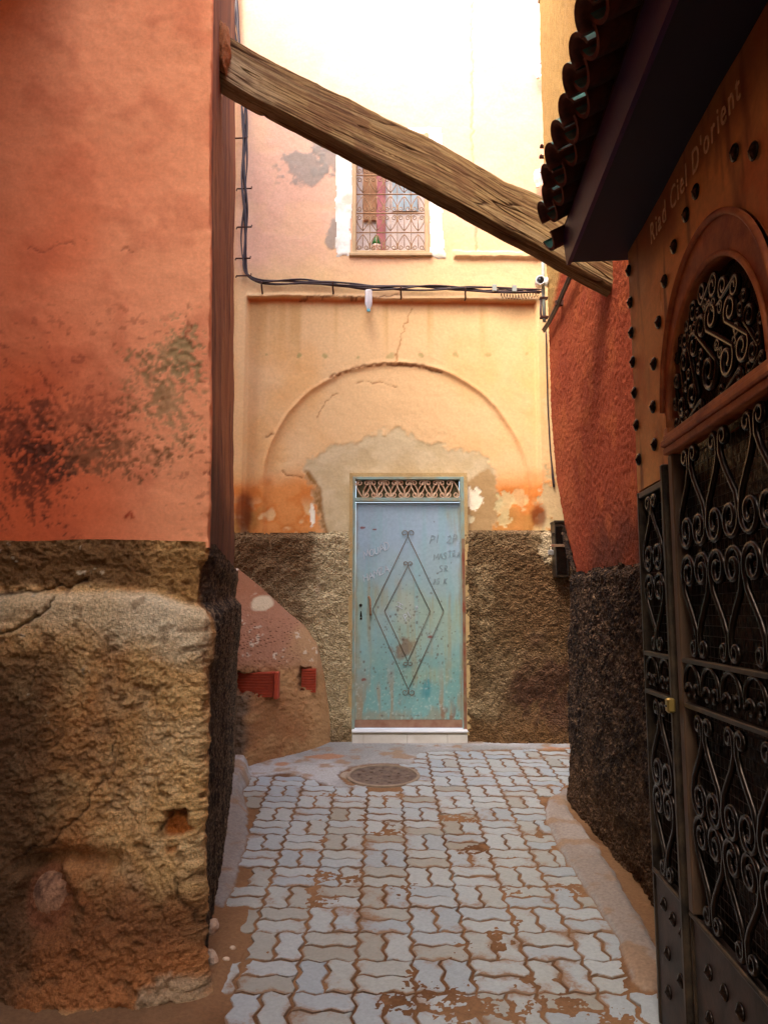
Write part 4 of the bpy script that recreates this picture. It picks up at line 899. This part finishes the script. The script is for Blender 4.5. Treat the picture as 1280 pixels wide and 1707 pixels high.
# ochre stiles and arch of the main leaf
mb = MB()
for sg in (-1, 1):
    a = ACS+sg*(AR-.017); b = ACS+sg*(AR-.060); mb.box(min(a, b), max(a, b), -.020, .03, zz(2.166), zz(AIZ+.004), .004)
ring = []
for k in range(49):
    t = pi*k/48; ro = AR-.0045; ring.append(((ACS-ro*cos(t), zz(ACZ+ro*sin(t))), (ACS-AIR*cos(t), zz(AIZ+AIR*sin(t)))))
for (o1, i1), (o2, i2) in zip(ring[:-1], ring[1:]):
    mb.add([(o1[0], -.012, o1[1]), (o2[0], -.012, o2[1]), (i2[0], -.012, i2[1]), (i1[0], -.012, i1[1])], [(0, 1, 2, 3)])
    mb.add([(i1[0], -.012, i1[1]), (i2[0], -.012, i2[1]), (i2[0], .04, i2[1]), (i1[0], .04, i1[1])], [(0, 1, 2, 3)])
mb.build('arch_frame', M_ochre, ml)
mb = MB(); mb.tube([(ACS-(AIR+.006)*cos(pi*k/40), -.014, zz(AIZ+(AIR+.006)*sin(pi*k/40))) for k in range(41)], .009, 6); mb.build('arch_bead', M_ochre, ml, smooth=True)
mb = MB(); mb.tube([(ACS-(AR-.006)*cos(pi*k/40), -.016, zz(ACZ+(AR-.006)*sin(pi*k/40))) for k in range(41)], .010, 6); mb.build('arch_bead', M_ochre, ml, smooth=True)
mb = MB().box(ACS-AR+.018, ACS+AR-.018, -.026, .03, zz(2.150), zz(2.172), .003).box(ACS-AR+.018, ACS+AR-.018, -.034, .03, zz(2.1735), zz(2.196), .005).box(ACS-AR+.018, ACS+AR-.018, -.024, .03, zz(2.1975), zz(2.214), .003)
mb.build('arch_rail', M_ochre, ml)
for sg in (-1, 1):
    a = ACS+sg*(AR-.0165); b = ACS+sg*(AR-.058); MB().box(min(a, b), max(a, b), -.012, .03, zz(.76), zz(2.148), .004).build('stile', plain('stile_paint', (.06, .035, .022), .5, .3, .4, 6, None, (.12, .066, .034)), ml)
# spiral bars
def tube2(pts, r, name, n=7):
    return MB().tube([(x, 0, z) for x, z in pts], r, n).mesh(name, M_iron, True)
def lyre_half(w, hgt, t, name):
    """right half of a lyre: small scroll at the foot, straight shaft, large inward spiral at the head"""
    rb = w*.235; rs = w*.115
    big = (w*.5-rb-t, hgt-rb*1.02)
    pts = spiral((rs*1.35, rs*1.25), rs*.35, rs, pi*3.2, pi*.92, 14)
    pts += [(rs*.28, rs*2.6), (w*.12, hgt*.36), (w*.40, hgt*.62)]
    pts += spiral(big, rb, rb*.28, -.22, pi*2.75, 30)
    return tube2(pts, t, name)
lw, lh = .242, .312
ly = lyre_half(lw, lh, .0088, 'scroll')
def lyre(parent, s, z, flip, mesh, y=-.002):
    for sg in (-1, 1):
        o = link('scroll', mesh, parent, (s, y, zz(z))); o.scale = (sg, 1, -1 if flip else 1); 
for s in (.597, .83, 1.063):
    lyre(ml, s, 1.512, False, ly); lyre(ml, s, 2.146, True, ly)
ly2 = lyre_half(lw, .304, .0088, 'scroll')
for s in (.597, .83, 1.063):
    lyre(ml, s, .766, False, ly2); lyre(ml, s, 1.358, True, ly2)
ly3 = lyre_half(.235, .275, .0075, 'scroll')
for z, f in ((1.512, 0), (2.062, 1)): lyre(nl, .177, z, f, ly3)
for z, f in ((.766, 0), (1.358, 1)): lyre(nl, .177, z, f, ly2)
def omega(w, hgt, t):
    ra = w*.44; rs = w*.20; p = []
    l = spiral((-rs*1.02, rs*1.1), rs*.3, rs, -pi*.6-2*pi, -pi, 18)
    p += l; p += [(-ra*cos(pi*k/14), hgt-ra+ra*sin(pi*k/14)) for k in range(15)]
    p += [(-x, z) for x, z in l[::-1]]
    return tube2(p, t, 'scroll')
om = omega(.150, .116, .0072)
for s in (.52, .672, .824, .976, 1.128): link('scroll', om, ml, (s, -.002, zz(1.378)))
om2 = omega(.142, .116, .0065)
for s in (.10, .254): link('scroll', om2, nl, (s, -.002, zz(1.378)))
# scrolls in the arch: big S bars with smaller C scrolls round them
def s_bar(a, b, r1, r2, t, turns=1.3):
    d = np.array(b)-np.array(a); L = np.linalg.norm(d); ex = d/L; ey = np.array([-ex[1], ex[0]])
    p = spiral((0, 0), r1*.3, r1, pi*.5-2*pi*turns+pi, pi*.5+pi-.0, 22) if False else spiral((0, 0), r1*.28, r1, -pi/2-2*pi*turns, -pi/2, 22)
    q = spiral((L, 0), r2, r2*.28, pi/2, pi/2-2*pi*turns+0, 22)
    q = [(x, z) for x, z in spiral((L, 0), r2*.28, r2, pi/2-2*pi*turns, pi/2, 22)][::-1]
    return [tuple(np.array(a)+ex*x+ey*z) for x, z in p+q]
for a, b, r1, r2, t in [((.56, 2.275), (.60, 2.40), .036, .034, .0075), ((.66, 2.285), (.69, 2.42), .042, .044, .0085), ((.80, 2.31), (.76, 2.45), .058, .040, .0095), ((.84, 2.45), (.93, 2.30), .046, .050, .009), ((.97, 2.42), (1.03, 2.30), .040, .042, .0085), ((1.09, 2.27), (1.08, 2.36), .030, .032, .0075), ((.62, 2.46), (.70, 2.52), .030, .032, .0075), ((.78, 2.545), (.86, 2.53), .032, .034, .0075), ((.93, 2.50), (1.00, 2.47), .030, .028, .0075), ((.50, 2.30), (.525, 2.36), .022, .026, .007), ((.60, 2.235), (.72, 2.232), .018, .018, .0065), ((.88, 2.232), (1.0, 2.236), .018, .018, .0065),
                        ((.53, 2.44), (.575, 2.475), .018, .020, .006), ((.72, 2.345), (.745, 2.375), .018, .018, .006), ((.70, 2.47), (.735, 2.50), .020, .018, .006), ((.87, 2.36), (.885, 2.335), .018, .018, .006), ((.86, 2.48), (.90, 2.455), .020, .020, .006), ((1.03, 2.40), (1.055, 2.42), .020, .018, .006), ((1.00, 2.355), (.985, 2.33), .018, .018, .006), ((.605, 2.325), (.635, 2.35), .018, .018, .006), ((.64, 2.50), (.665, 2.475), .018, .018, .006), ((1.12, 2.29), (1.14, 2.33), .020, .018, .006), ((.80, 2.505), (.82, 2.49), .018, .018, .006), ((.50, 2.235), (.56, 2.237), .018, .018, .006), ((1.06, 2.236), (1.13, 2.236), .018, .018, .006)]:
    me = MB().tube([(x, -.003, zz(z)) for x, z in s_bar(a, b, r1, r2, t)], t, 7).mesh('scroll', M_iron, True); link('scroll', me, ml)
# studs on the kick plates
for par, lst in ((nl, [(.118, .674), (.213, .662), (.311, .655), (.136, .526), (.13, .403), (.27, .50)]), (ml, [(.537, .639), (.655, .640), (.764, .643), (.528, .512), (.88, .643), (.66, .46), (.80, .46), (1.0, .64), (1.1, .64)])):
    for s, z in lst: link('stud', sm, par, (s, .0005, zz(z))).scale = (1.3, .9, 1.3)
# wire screen and dark glazing behind the bars
mb = MB()
for s0, s1, z0, z1 in ((.02, .333, .77, 2.06), (.456, 1.184, .77, 2.14)):
    for k in range(int((z1-z0)/.030)): mb.tube([(s0, .024, zz(z0+k*.030)), (s1, .026, zz(z0+k*.030))], .0011, 3, False)
    for k in range(int((s1-s0)/.030)): mb.tube([(s0+k*.030, .026, zz(z0)), (s0+k*.030, .024, zz(z1))], .0011, 3, False)
mb.build('wire_screen', M_stile, gate, kind='stuff')
bk = MB().box(.02, .334, .070, .076, zz(.76), zz(2.065)).box(ACS-AR+.02, ACS+AR-.02, .070, .076, zz(.76), zz(2.15))
for (o1, i1), (o2, i2) in zip(ring[:-1], ring[1:]): bk.add([(i1[0], .06, zz(2.15)), (i2[0], .06, zz(2.15)), (i2[0], .06, i2[1]), (i1[0], .06, i1[1])], [(0, 1, 2, 3)])
bk.build('glazing', M_backing, gate)
M_brass = plain('brass', (.62, .42, .12), .3, .9, .2, 20)
lk = MB().box(.378, .408, -.046, -.020, zz(1.338), zz(1.382), .005).build('lock', M_brass, gate)
MB().tube([(.384, -.0475, zz(1.358)), (.402, -.0475, zz(1.358))], .003, 6).build('key_slot', M_iron, lk)

# ------------------------------------------------------------------ tiled awning over the gate
aw = empty('tiled_awning', (.95, 2.0, 3.05), 'dark awning of green glazed barrel tiles above the iron gate, its soffit painted indigo', 'awning')
ap = lambda o: at_world(o, aw)
M_soffit = plain('indigo_soffit', (.006, .005, .022), .6, 0, .4, 3); M_fascia = plain('indigo_fascia', (.026, .016, .105), .45, 0, .4, 5, (30, .2, .005), (.07, .025, .08))
fx = lambda y: .727-.057*(2.95-y)
Ya, Yb = 2.95, 1.05
def slab(q0, q1, thick):                          # q0,q1: (x,z) at Ya and the same at Yb shifted along the wall line
    pass
mb = MB(); sh = lambda x, y: x-.057*(2.95-y)
def extr(mb, poly, ya=Ya, yb=Yb, k=.057):
    n = len(poly); v = [(x-k*(2.95-ya), ya, z) for x, z in poly]+[(x-k*(2.95-yb), yb, z) for x, z in poly]
    return mb.add(v, [tuple(range(n)), tuple(range(2*n-1, n-1, -1))]+[(i, i+n, (i+1) % n+n, (i+1) % n) for i in range(n)])
ap(extr(MB(), [(.745, 3.030), (1.05, 3.042), (1.05, 3.06), (.745, 3.055)]).build('soffit', M_soffit))
ap(extr(MB(), [(.727, 3.020), (.743, 3.022), (.738, 3.150), (.712, 3.150)], Ya+.004, Yb).build('fascia', M_fascia))
ap(extr(MB(), [(.72, 3.155), (1.03, 3.32), (1.03, 3.335), (.715, 3.17)], Ya+.01, Yb).build('tile_board', plain('old_board', tuple(lin(70, 46, 34)), .9)))
m_, n_, b_ = newmat('glazed_tile')
tcn = noise_node(n_, 9, 4); gr = ramp(n_, tcn.outputs[0], [(.35, (.030, .11, .10)), (.65, (.07, .22, .19))])
n_.links.new(gr.outputs[0], b_.inputs['Base Color']); b_.inputs['Roughness'].default_value = .16; b_.inputs['Specular IOR Level'].default_value = .6
M_tile = m_
M_terra = plain('terracotta', tuple(lin(120, 66, 48)), .85, 0, .35, 18, (80, .4, .003), tuple(lin(70, 40, 34)))
def barrel(r, L, th, up):
    """half-round tile along +x from its lower end at the origin; glazed on the weather side, clay inside"""
    V, Fc, mi = [], [], []; n = 12
    for x, tr in ((0, 1.0), (L, .86)):
        for rr in (r, r-th):
            for k in range(n+1):
                t = pi*k/n; V.append((x, -rr*tr*cos(t), (rr*tr*sin(t))*(1 if up else -1)))
    m = n+1
    for k in range(n):
        Fc += [(k, k+1, 2*m+k+1, 2*m+k), (m+k, m+k+1, 3*m+k+1, 3*m+k), (k, k+1, m+k+1, m+k), (2*m+k, 2*m+k+1, 3*m+k+1, 3*m+k)]; mi += [0, 1, 1, 1] if up else [1, 0, 1, 1]
    Fc += [(0, m, 3*m, 2*m), (n, m+n, 3*m+n, 2*m+n)]; mi += [1, 1]
    me = bpy.data.meshes.new('tile'); me.from_pydata(V, [], Fc); me.materials.append(M_tile); me.materials.append(M_terra)
    me.polygons.foreach_set('material_index', mi); me.polygons.foreach_set('use_smooth', [True]*len(mi)); me.update(); return me
cap_t, pan_t = barrel(.064, .40, .014, True), barrel(.060, .40, .013, False)
pit = .129
for k in range(15):
    y = 2.905-k*pit; x = .640-.100*(2.95-y)
    for me, dy, dx, dz in ((cap_t, 0, 0, .0), (pan_t, -pit/2, .012, .006)):
        o = link('tile', me, None, (x+dx+R.uniform(-.012, .012), y+dy+R.uniform(-.004, .004), 3.195+dz)); o.rotation_euler = (R.uniform(-.05, .05), -radians(27)+R.uniform(-.03, .03), R.uniform(-.04, .04)); ap(o)
o = link('tile', pan_t, None, (.655, 2.975, 3.150)); o.rotation_euler = (.1, -radians(27), 0); ap(o)

# ------------------------------------------------------------------ old timber wedged across the alley
YL, YR = 3.62, 4.06
TOPP = [(355, 44), (380, 55), (420, 80), (500, 122), (580, 160), (640, 192), (720, 228), (780, 262), (840, 298), (900, 322), (940, 343), (985, 385), (1040, 412), (1085, 434)]
BOT = [(355, 118), (380, 136), (420, 160), (500, 200), (590, 247), (640, 272), (720, 312), (780, 345), (840, 378), (900, 410), (940, 434), (1000, 466), (1040, 488), (1085, 511)]
n_ax = 420; px = np.linspace(352, 1080, n_ax)
ty = np.interp(px, *zip(*TOPP)); by_ = np.interp(px, *zip(*BOT)); Yx = YL+(YR-YL)*(px-372)/648
def Pn(pxv, pyv, Yv):
    u = (pxv-640)/F; v = (853.5-pyv)/F; a = cos(PITCH)-v*sin(PITCH); b = sin(PITCH)+v*cos(PITCH); t = Yv/a; return np.stack([u*t, Yv, CAMH+b*t], -1)
pt_, pb_ = Pn(px, ty, Yx), Pn(px, by_, Yx)
up = pt_-pb_; Hh = np.linalg.norm(up, axis=1)[:, None]; upn = up/Hh; ax = np.gradient((pt_+pb_)/2, axis=0); ax /= np.linalg.norm(ax, axis=1)[:, None]
dep = np.cross(ax, upn); dep /= np.linalg.norm(dep, axis=1)[:, None]; dep *= np.sign(dep[:, 1:2])
TH = .135; per = []
for (f0, d0), (f1, d1), n in [((0, 0), (1, 0), 110), ((1, 0), (1, 1), 30), ((1, 1), (0, 1), 12), ((0, 1), (0, 0), 40)]:
    for k in range(n): per.append((f0+(f1-f0)*k/n, d0+(d1-d0)*k/n))
per.append(per[0]); per = np.array(per); npr = len(per)
fr = per[:, 0][None, :, None]; de = per[:, 1][None, :, None]
Pt = pb_[:, None, :]+up[:, None, :]*fr+dep[:, None, :]*TH*de
cen = pb_[:, None, :]+up[:, None, :]*.5+dep[:, None, :]*TH*.5
out = Pt-cen; cr = np.maximum(np.abs(fr-.5), 0)**6*40*np.abs(de-.5)**6*40; Pt = Pt-out*np.clip(cr, 0, 1)*.16
SL = np.concatenate([[0], np.cumsum(np.linalg.norm(np.diff((pt_+pb_)/2, axis=0), axis=1))])[:, None]+0*per[:, 0][None]
pc = np.concatenate([[0], np.cumsum(np.hypot(np.diff(per[:, 0])*.26, np.diff(per[:, 1])*TH))])[None, :]+0*SL
pc[:, -1] = 0
ripple = .012*np.sin(SL*3.1+pc*4)
g1 = fbm(SL*.05, pc+ripple, 70, 4, 801, .65); g2 = fbm(SL*.035, pc+ripple, 150, 3, 802); g3 = fbm(SL, pc, 7, 4, 803); g4 = fbm(SL*.16, pc+ripple*1.5, 20, 2, 805)
for g in (g1, g2, g3, g4): g[:, -1] = g[:, 0]
g4 = fbm(SL*.07, pc+ripple*1.5, 22, 2, 805); g4[:, -1] = g4[:, 0]
checks = np.exp(-(np.abs(g4-.5)/.016)**2)*ss(.38, .55, fbm(SL, pc, 2.2, 3, 806)); checks[:, -1] = checks[:, 0]
on = out/np.linalg.norm(out, axis=2)[..., None]
Pt = Pt+on*((g1-.5)*.007+(g2-.5)*.005+(g3-.5)*.008-checks*.010)[..., None]
c = np.empty(SL.shape+(3,)); c[:] = lin(136, 106, 66); c = mixc(c, lin(104, 76, 46), ss(.40, .64, g1)); c = mixc(c, lin(158, 132, 88), ss(.52, .66, g2)*.6); c = mixc(c, lin(98, 62, 38), ss(.55, .7, g3)*.5)
c = mixc(c, lin(186, 164, 124), ss(.42, .12, SL+(g3-.5)*.3)*ss(.7, .5, fr[..., 0]+0*SL)*.75); c = mixc(c, lin(62, 36, 18), checks*.85); c = mixc(c, lin(70, 44, 24), ss(.40, .30, g1)*.75); c = mixc(c, lin(60, 38, 22), ss(.34, .26, g2)*.6)
c = mixc(c, lin(150, 128, 92), ss(.50, .72, fbm(SL*.02, pc+ripple, 26, 3, 807))*.5)
M_wood = attr_mat('old_timber', .85, (120, .14), ((180, .35, .002),))
bmsh = grid_mesh('wooden_beam', Pt.transpose(1, 0, 2), c.transpose(1, 0, 2), M_wood)
beam = tag(link('wooden_beam', bmsh), 'rough old timber beam wedged aslant across the alley', 'beam')
cen0 = ((pt_+pb_)/2).mean(0)
# mortar packed round its end in the left wall
rgb = random.Random(3)
for nm, root, ctr, rad_ in (('mortar', left, (pt_[8]*.55+pb_[8]*.45), .12),):
    us = np.linspace(0, 2*pi, 30); vv = np.linspace(-pi/2, pi/2, 18); U, V_ = np.meshgrid(us, vv); f = fbm(np.cos(U)*np.cos(V_)+5, np.sin(V_)*1.2+U*0, 3, 4, 811); f[:, -1] = f[:, 0]
    rr = rad_*(.8+.5*(f-.5)); Q = np.stack([.35*rr*np.cos(U)*np.cos(V_)-.045, .8*rr*np.sin(U)*np.cos(V_), 1.35*rr*np.sin(V_)], -1)+ctr+np.array([.075, -.05, -.03])
    cc_ = np.empty(Q.shape); cc_[:] = lin(190, 130, 84); lp(link('mortar', grid_mesh('mortar', Q, cc_, M_rubble)))

# ------------------------------------------------------------------ cables on the back wall
cab = empty('cable_bundle', (P(405, 470, BY)[0], BY-.02, P(405, 470, BY)[2]), 'bundle of black cables running down the left corner and across under the window', 'cable')
cw_ = lambda o: at_world(o, cab)
path = [P(x, y, BY-.035) for x, y in [(392, -30), (392, 0), (393, 50), (400, 110), (407, 170), (410, 232), (407, 300), (409, 350), (406, 400), (407, 440), (410, 458), (420, 466), (437, 471), (470, 471), (510, 469), (555, 473), (610, 480), (668, 481), (720, 480), (775, 481), (830, 484), (870, 485), (900, 486)]]
def smooth_path(p, n):
    p = np.array(p); s = np.concatenate([[0], np.cumsum(np.linalg.norm(np.diff(p, axis=0), axis=1))]); q = np.linspace(0, s[-1], n); r = np.stack([np.interp(q, s, p[:, k]) for k in range(3)], -1)
    for _ in range(3): r[1:-1] = (r[:-2]+2*r[1:-1]+r[2:])/4
    return r, q
base, q = smooth_path(path, 190)
for k in range(6):
    ph = k*pi/3+R.uniform(0, 1); fq = R.uniform(3.0, 5.0)*(1 if k % 2 else -1); am = R.uniform(.012, .026)
    vert = ss(2.9, 2.6, q)[:, None]
    off = am*np.stack([np.sin(q*fq+ph), -.5+.35*np.cos(q*fq+ph), np.cos(q*fq*1.1+ph)*.9], -1); off[:, 2] *= (1-.6*vert[:, 0]); thick = .0085 if k < 4 else .0055
    rads = [thick*(1+.7*float(ss(1.0, .2, x))) for x in q]
    cw_(MB().tube(base+off, rads, 6).build('cable', M_cable, smooth=True))
M_clip = plain('rusty_nail', tuple(lin(70, 36, 24)), .7, .4, .3, 40)
for (x, y) in [(387, 232), (394, 316), (394, 380), (392, 432), (393, 461)]:
    a = P(x, y, BY-.03); b = P(x+26, y, BY-.03); cw_(MB().tube([(a[0], BY-.02, a[2]), (a[0]+.01, BY-.05, a[2]), (b[0], BY-.055, b[2]), (b[0], BY-.05, b[2]+.02)], .007, 6).build('clip', M_clip, smooth=True))
for (x, y) in [(437, 474), (555, 474), (668, 482), (775, 484)]:
    a = P(x, y, BY-.03); cw_(MB().tube([(a[0], BY-.05, a[2]+.02), (a[0], BY-.075, a[2]), (a[0], BY-.05, a[2]-.03), (a[0]+.004, BY-.03, a[2]-.075), (a[0], BY, a[2]-.08)], .0075, 6).build('clip', M_clip, smooth=True))
for (x, y) in [(823, 483), (856, 484)]:
    a = P(x, y, BY-.03); cw_(MB().box(a[0]-.02, a[0]+.02, BY-.085, BY-.065, a[2]-.03, a[2]+.03, .003).build('clamp', M_grey))
# coiled spare wire
p0, p1 = P(834, 490, BY-.05), P(896, 488, BY-.05); pts = []
for i in range(150):
    t = i/149; a = t*2*pi*13; pts.append((p0[0]+(p1[0]-p0[0])*t+.006*cos(a), BY-.055+.018*cos(a), p0[2]-.02*sin(pi*t)+(p1[2]-p0[2])*t-.012+.024*sin(a)))
coil = tag(MB().tube(pts, .0028, 5).build('coiled_wire', M_clip, smooth=True), 'thin coiled spare wire hanging below the cable bundle by the camera', 'wire')

# plastic bottle hanging neck down from the cables
m_, n_, b_ = newmat('clear_plastic'); b_.inputs['Base Color'].default_value = (.86, .88, .92, 1); b_.inputs['Roughness'].default_value = .18; b_.inputs['Transmission Weight'].default_value = .55; b_.inputs['IOR'].default_value = 1.2; b_.inputs['Specular IOR Level'].default_value = .7
M_clear = m_
x, _, z = P(614.5, 484, BY-.09)
hb = empty('hanging_bottle', (x, BY-.10, z), 'clear plastic bottle hung upside down from the cables, blue cap below', 'bottle')
MB().lathe([(.006, .0), (.030, -.004), (.034, -.02), (.032, -.045), (.034, -.06), (.032, -.085), (.034, -.11), (.030, -.14), (.016, -.168), (.013, -.178)], n=16).build('body', M_clear, hb, smooth=True)
MB().lathe([(.0165, -.1785), (.0165, -.198), (.014, -.200)], n=14).build('cap', plain('blue_cap', tuple(lin(90, 170, 190)), .4), hb)
MB().tube([(0, 0, -.001), (.003, .02, .03)], .002, 5).build('string', M_cable, hb)

# conduit, camera and loose cables at the right-hand corner
XE = RX-.012
cd = [PX(906, 436, XE-.012), PX(907, 470, XE-.014), PX(907, 540, XE-.014)]
con = empty('conduit', cd[2], 'grey conduit pipe running down the ochre corner beside the security camera', 'pipe')
a, b = cd[0], cd[2]
at_world(MB().tube([(XE-.02, 5.68, a[2]), (XE-.025, 5.68, (a[2]+b[2])/2), (XE-.022, 5.68, b[2])], .013, 10).build('pipe', M_grey, smooth=True), con)
at_world(MB().tube([(XE-.045, 5.675, a[2]-.30), (XE-.05, 5.675, a[2]-.42), (XE-.045, 5.675, b[2]+.02)], .008, 8).build('cable', M_cable, smooth=True), con)
for f in (.35, .62, .93): at_world(MB().box(XE-.055, XE+.006, 5.660, 5.70, a[2]+(b[2]-a[2])*f-.008, a[2]+(b[2]-a[2])*f+.008, .002).build('clip', M_clip), con)
cx_, cy_, cz_ = PX(900, 471, XE-.05)
sc_ = empty('security_camera', (XE-.055, 5.60, cz_), 'small white bullet security camera fixed to the ochre corner', 'camera')
dirv = np.array([-.12, -1, -.12]); dirv /= np.linalg.norm(dirv); p0 = np.array([0, .05, 0])
MB().lathe([(.030, -.07), (.034, -.065), (.034, .03), (.036, .032), (.036, .045), (.030, .047), (.027, .040)], p0, dirv, 18).build('housing', M_white, sc_, smooth=True)
MB().lathe([(.027, .0405), (.020, .041), (.004, .043)], p0, dirv, 18).build('lens', plain('lens_glass', (.01, .01, .012), .08, 0, 0), sc_)
MB().tube([(.02, .06, -.005), (.045, .075, .012), (.058, .08, .012)], .011, 8).build('arm', M_white, sc_, smooth=True)
MB().lathe([(.036, 0), (.036, .008), (.022, .022)], (.062, .08, .012), (-1, 0, 0), 16).build('mount', M_white, sc_)
pts = [PX(906, 549, XE-.02), PX(915, 535, XE-.02), PX(930, 505, XE-.025), PX(945, 470, XE-.03), PX(953, 452, XE-.03), PX(962, 420, XE-.03)]
lc = empty('slanting_cable', pts[0], 'thick black cable slanting up the red and ochre wall to the beam', 'cable')
for k, (dy, dz, r_) in enumerate([(0, 0, .014), (.03, .012, .008), (-.012, -.022, .009)]):
    bs, _ = smooth_path([(p[0], p[1]+dy, p[2]+dz) for p in pts], 40); at_world(MB().tube(bs, r_, 7).build('cable', M_cable, smooth=True), lc)
x_, y_, z_ = pts[2]; at_world(MB().box(x_-.02, XE+.012, y_-.012, y_+.012, z_-.02, z_+.02, .003).build('clip', M_clip), lc)
bs, _ = smooth_path([P(x, y, BY-.012) for x, y in [(910, 552), (911, 600), (913, 680), (917, 750), (921, 790), (923, 812)]], 40)
dw = tag(MB().tube(bs, [.0065]*34+[.008, .010, .012, .012, .011, .008], 6).build('drop_wire', M_cable, smooth=True), 'loose black wire hanging down the plaster in the right-hand corner', 'wire')
# narrow dark shutter with hasp and padlock
z1, z0 = P(932, 872, 6.60)[2], P(938, 962, 6.60)[2]; xa = P(922, 900, 6.60)[0]
bx = empty('meter_box', (xa+.05, 6.60, z0), 'tall narrow black metal box fixed in the corner above the pebbledash', 'box')
bd = MB().box(-.04, .065, -.02, .14, 0, z1-z0, .004).build('body', M_stile, bx)
MB().box(-.034, .059, -.026, -.0205, .02, z1-z0-.03, .002).build('door', M_iron, bx)
MB().box(-.075, .05, -.036, -.0265, (z1-z0)*.55, (z1-z0)*.55+.022, .002).build('hasp', M_dred, bx)
MB().box(-.045, .07, -.032, .14, z1-z0+.0005, z1-z0+.02, .003).build('lid', M_stile, bx)
MB().box(-.065, -.0405, -.030, .0, (z1-z0)*.75, (z1-z0)*.75+.03, .002).build('hinge', M_stile, bx)
pk = empty('padlock', (xa-.035, 6.545, z0+(z1-z0)*.55-.045), 'small grey padlock hanging from the hasp of the black box', 'padlock')
MB().box(-.022, .022, -.010, .010, -.025, .018, .004).build('body', plain('padlock_steel', (.42, .40, .36), .4, .6), pk)
MB().tube([(-.013, 0, .016), (-.013, 0, .034), (-.006, 0, .045), (.006, 0, .045), (.013, 0, .034), (.013, 0, .016)], .0038, 7).build('shackle', M_stile, pk, smooth=True)
# glass insulators with a wire between them, broken bracket ends
for (px_, py_, lab) in [(898, 113, 'crumpled clear plastic bottle tied high in the corner, the upper of two'), (898, 294, 'crumpled clear plastic bottle tied in the corner just above the beam')]:
    x, y, z = P(px_, py_, BY-.10)
    e = empty('tied_bottle', (x, y, z), lab, 'bottle', 'clear bottles tied in the corner')
    MB().lathe([(.02, .06), (.045, .05), (.052, .02), (.044, .0), (.05, -.02), (.042, -.05), (.022, -.07), (.014, -.09)], axis=(.1, .05, 1), n=12).build('body', M_clear, e, smooth=True)
    MB().lathe([(.016, -.0905), (.016, -.105)], axis=(.1, .05, 1), n=10).build('cap', M_white, e)
    MB().tube([(.0, -.055, .012), (.03, -.05, .005), (.07, .0, -.002), (.10, .06, -.004)], .005, 5).build('tie', M_clip, e)
for px_, py_, lab in [(901, 8, 'rusty bracket stub sticking out of the corner at the very top'), (904, 249, 'rusty bracket stub sticking out of the corner, upper of the close pair'), (903, 266, 'rusty bracket stub sticking out of the corner, lower of the close pair')]:
    x, y, z = P(px_, py_, 5.78); e = MB().box(-.028, .06, -.012, .012, -.010, .012, .003).lathe([(.010, 0), (.010, .014), (.006, .018)], (-.018, -.012, 0), (0, -1, 0), 6).build('bracket_stub', M_clip, None, (x, 5.74, z)); tag(e, lab, 'bracket', 'rusty bracket stubs in the corner')

# ------------------------------------------------------------------ manhole
mh = empty('manhole_cover', (man[0], man[1], gz(man[1])), 'round rusty cast iron manhole cover with a pale ring, set in cement before the door', 'manhole', rot=(atan(SLOPE), 0, 0))
M_cast = plain('cast_iron', tuple(lin(122, 104, 88)), .75, .3, .3, 14, (60, .6, .006), tuple(lin(84, 64, 52)))
MB().lathe([(.262, -.03), (.262, .004), (.256, .007), (.240, .007), (.238, .002), (.238, -.03)], n=48).build('rim', plain('rim_cement', tuple(lin(146, 126, 104)), .9, 0, .3, 12), mh, smooth=False)
lid = MB().lathe([(.236, -.03), (.236, .000), (.230, .003)], n=48).build('lid', M_cast, mh)
mb = MB(); rg2 = random.Random(4)
for r_, n, w in ((.055, 5, .030), (.115, 9, .030), (.175, 13, .030)):
    for k in range(n):
        a = 2*pi*k/n+r_*9; x, y = r_*cos(a), r_*sin(a); w2 = w*rg2.uniform(.35, .6)
        mb.lathe([(w2, .0032), (w2*.9, .008), (w2*.6, .009)], (x, y, 0), n=7)
mb.build('lid_pattern', M_cast, mh, kind='stuff')

# loose stones and rubble at the foot of the left house and by the step
M_chip = plain('pale_stone', tuple(lin(206, 184, 158)), .9, 0, .25, 14, (50, .6, .01), tuple(lin(168, 132, 100)))
def rock(seed, sx, sy, sz):
    rg = np.random.RandomState(seed); us = np.linspace(0, 2*pi, 15)[:-1]; V = [(0, 0, -sz)]; 
    for v in (-.9, -.35, .25, .75, 1.2):
        for u in us: k = 1+.25*(rg.rand()-.5); V.append((sx*cos(u)*cos(v)*k, sy*sin(u)*cos(v)*k, sz*sin(v)*(1+.2*(rg.rand()-.5))))
    V.append((0, 0, sz)); n = 14; Fq = [(0, 1+(k+1) % n, 1+k) for k in range(n)]
    for r_ in range(4): Fq += [(1+r_*n+k, 1+r_*n+(k+1) % n, 1+(r_+1)*n+(k+1) % n, 1+(r_+1)*n+k) for k in range(n)]
    Fq += [(1+4*n+k, 1+4*n+(k+1) % n, 1+5*n) for k in range(n)]
    me = bpy.data.meshes.new('loose_stone'); me.from_pydata(V, [], Fq); me.materials.append(M_chip); me.polygons.foreach_set('use_smooth', [False]*len(Fq)); return me
for k, (px_, py_, sx, sy, sz, lab) in enumerate([(353, 1552, .030, .055, .030, 'pale broken stone against the foot of the left house, farthest of the three'), (350, 1605, .028, .045, .034, 'pale broken stone against the foot of the left house, middle of the three'), (388, 1582, .011, .013, .008, 'small pale stone chip lying in the dirt gutter'), (377, 1602, .013, .016, .010, 'white stone chip in the dirt, larger of two by the gutter'), ]):
    x, y = G(px_, py_); o = tag(link('loose_stone', rock(k, sx, sy, sz), None, (x, y, gz(y)+sz*.35)), lab, 'stone', 'loose stones by the left house'); o.rotation_euler = (.2, .1, k*.7)
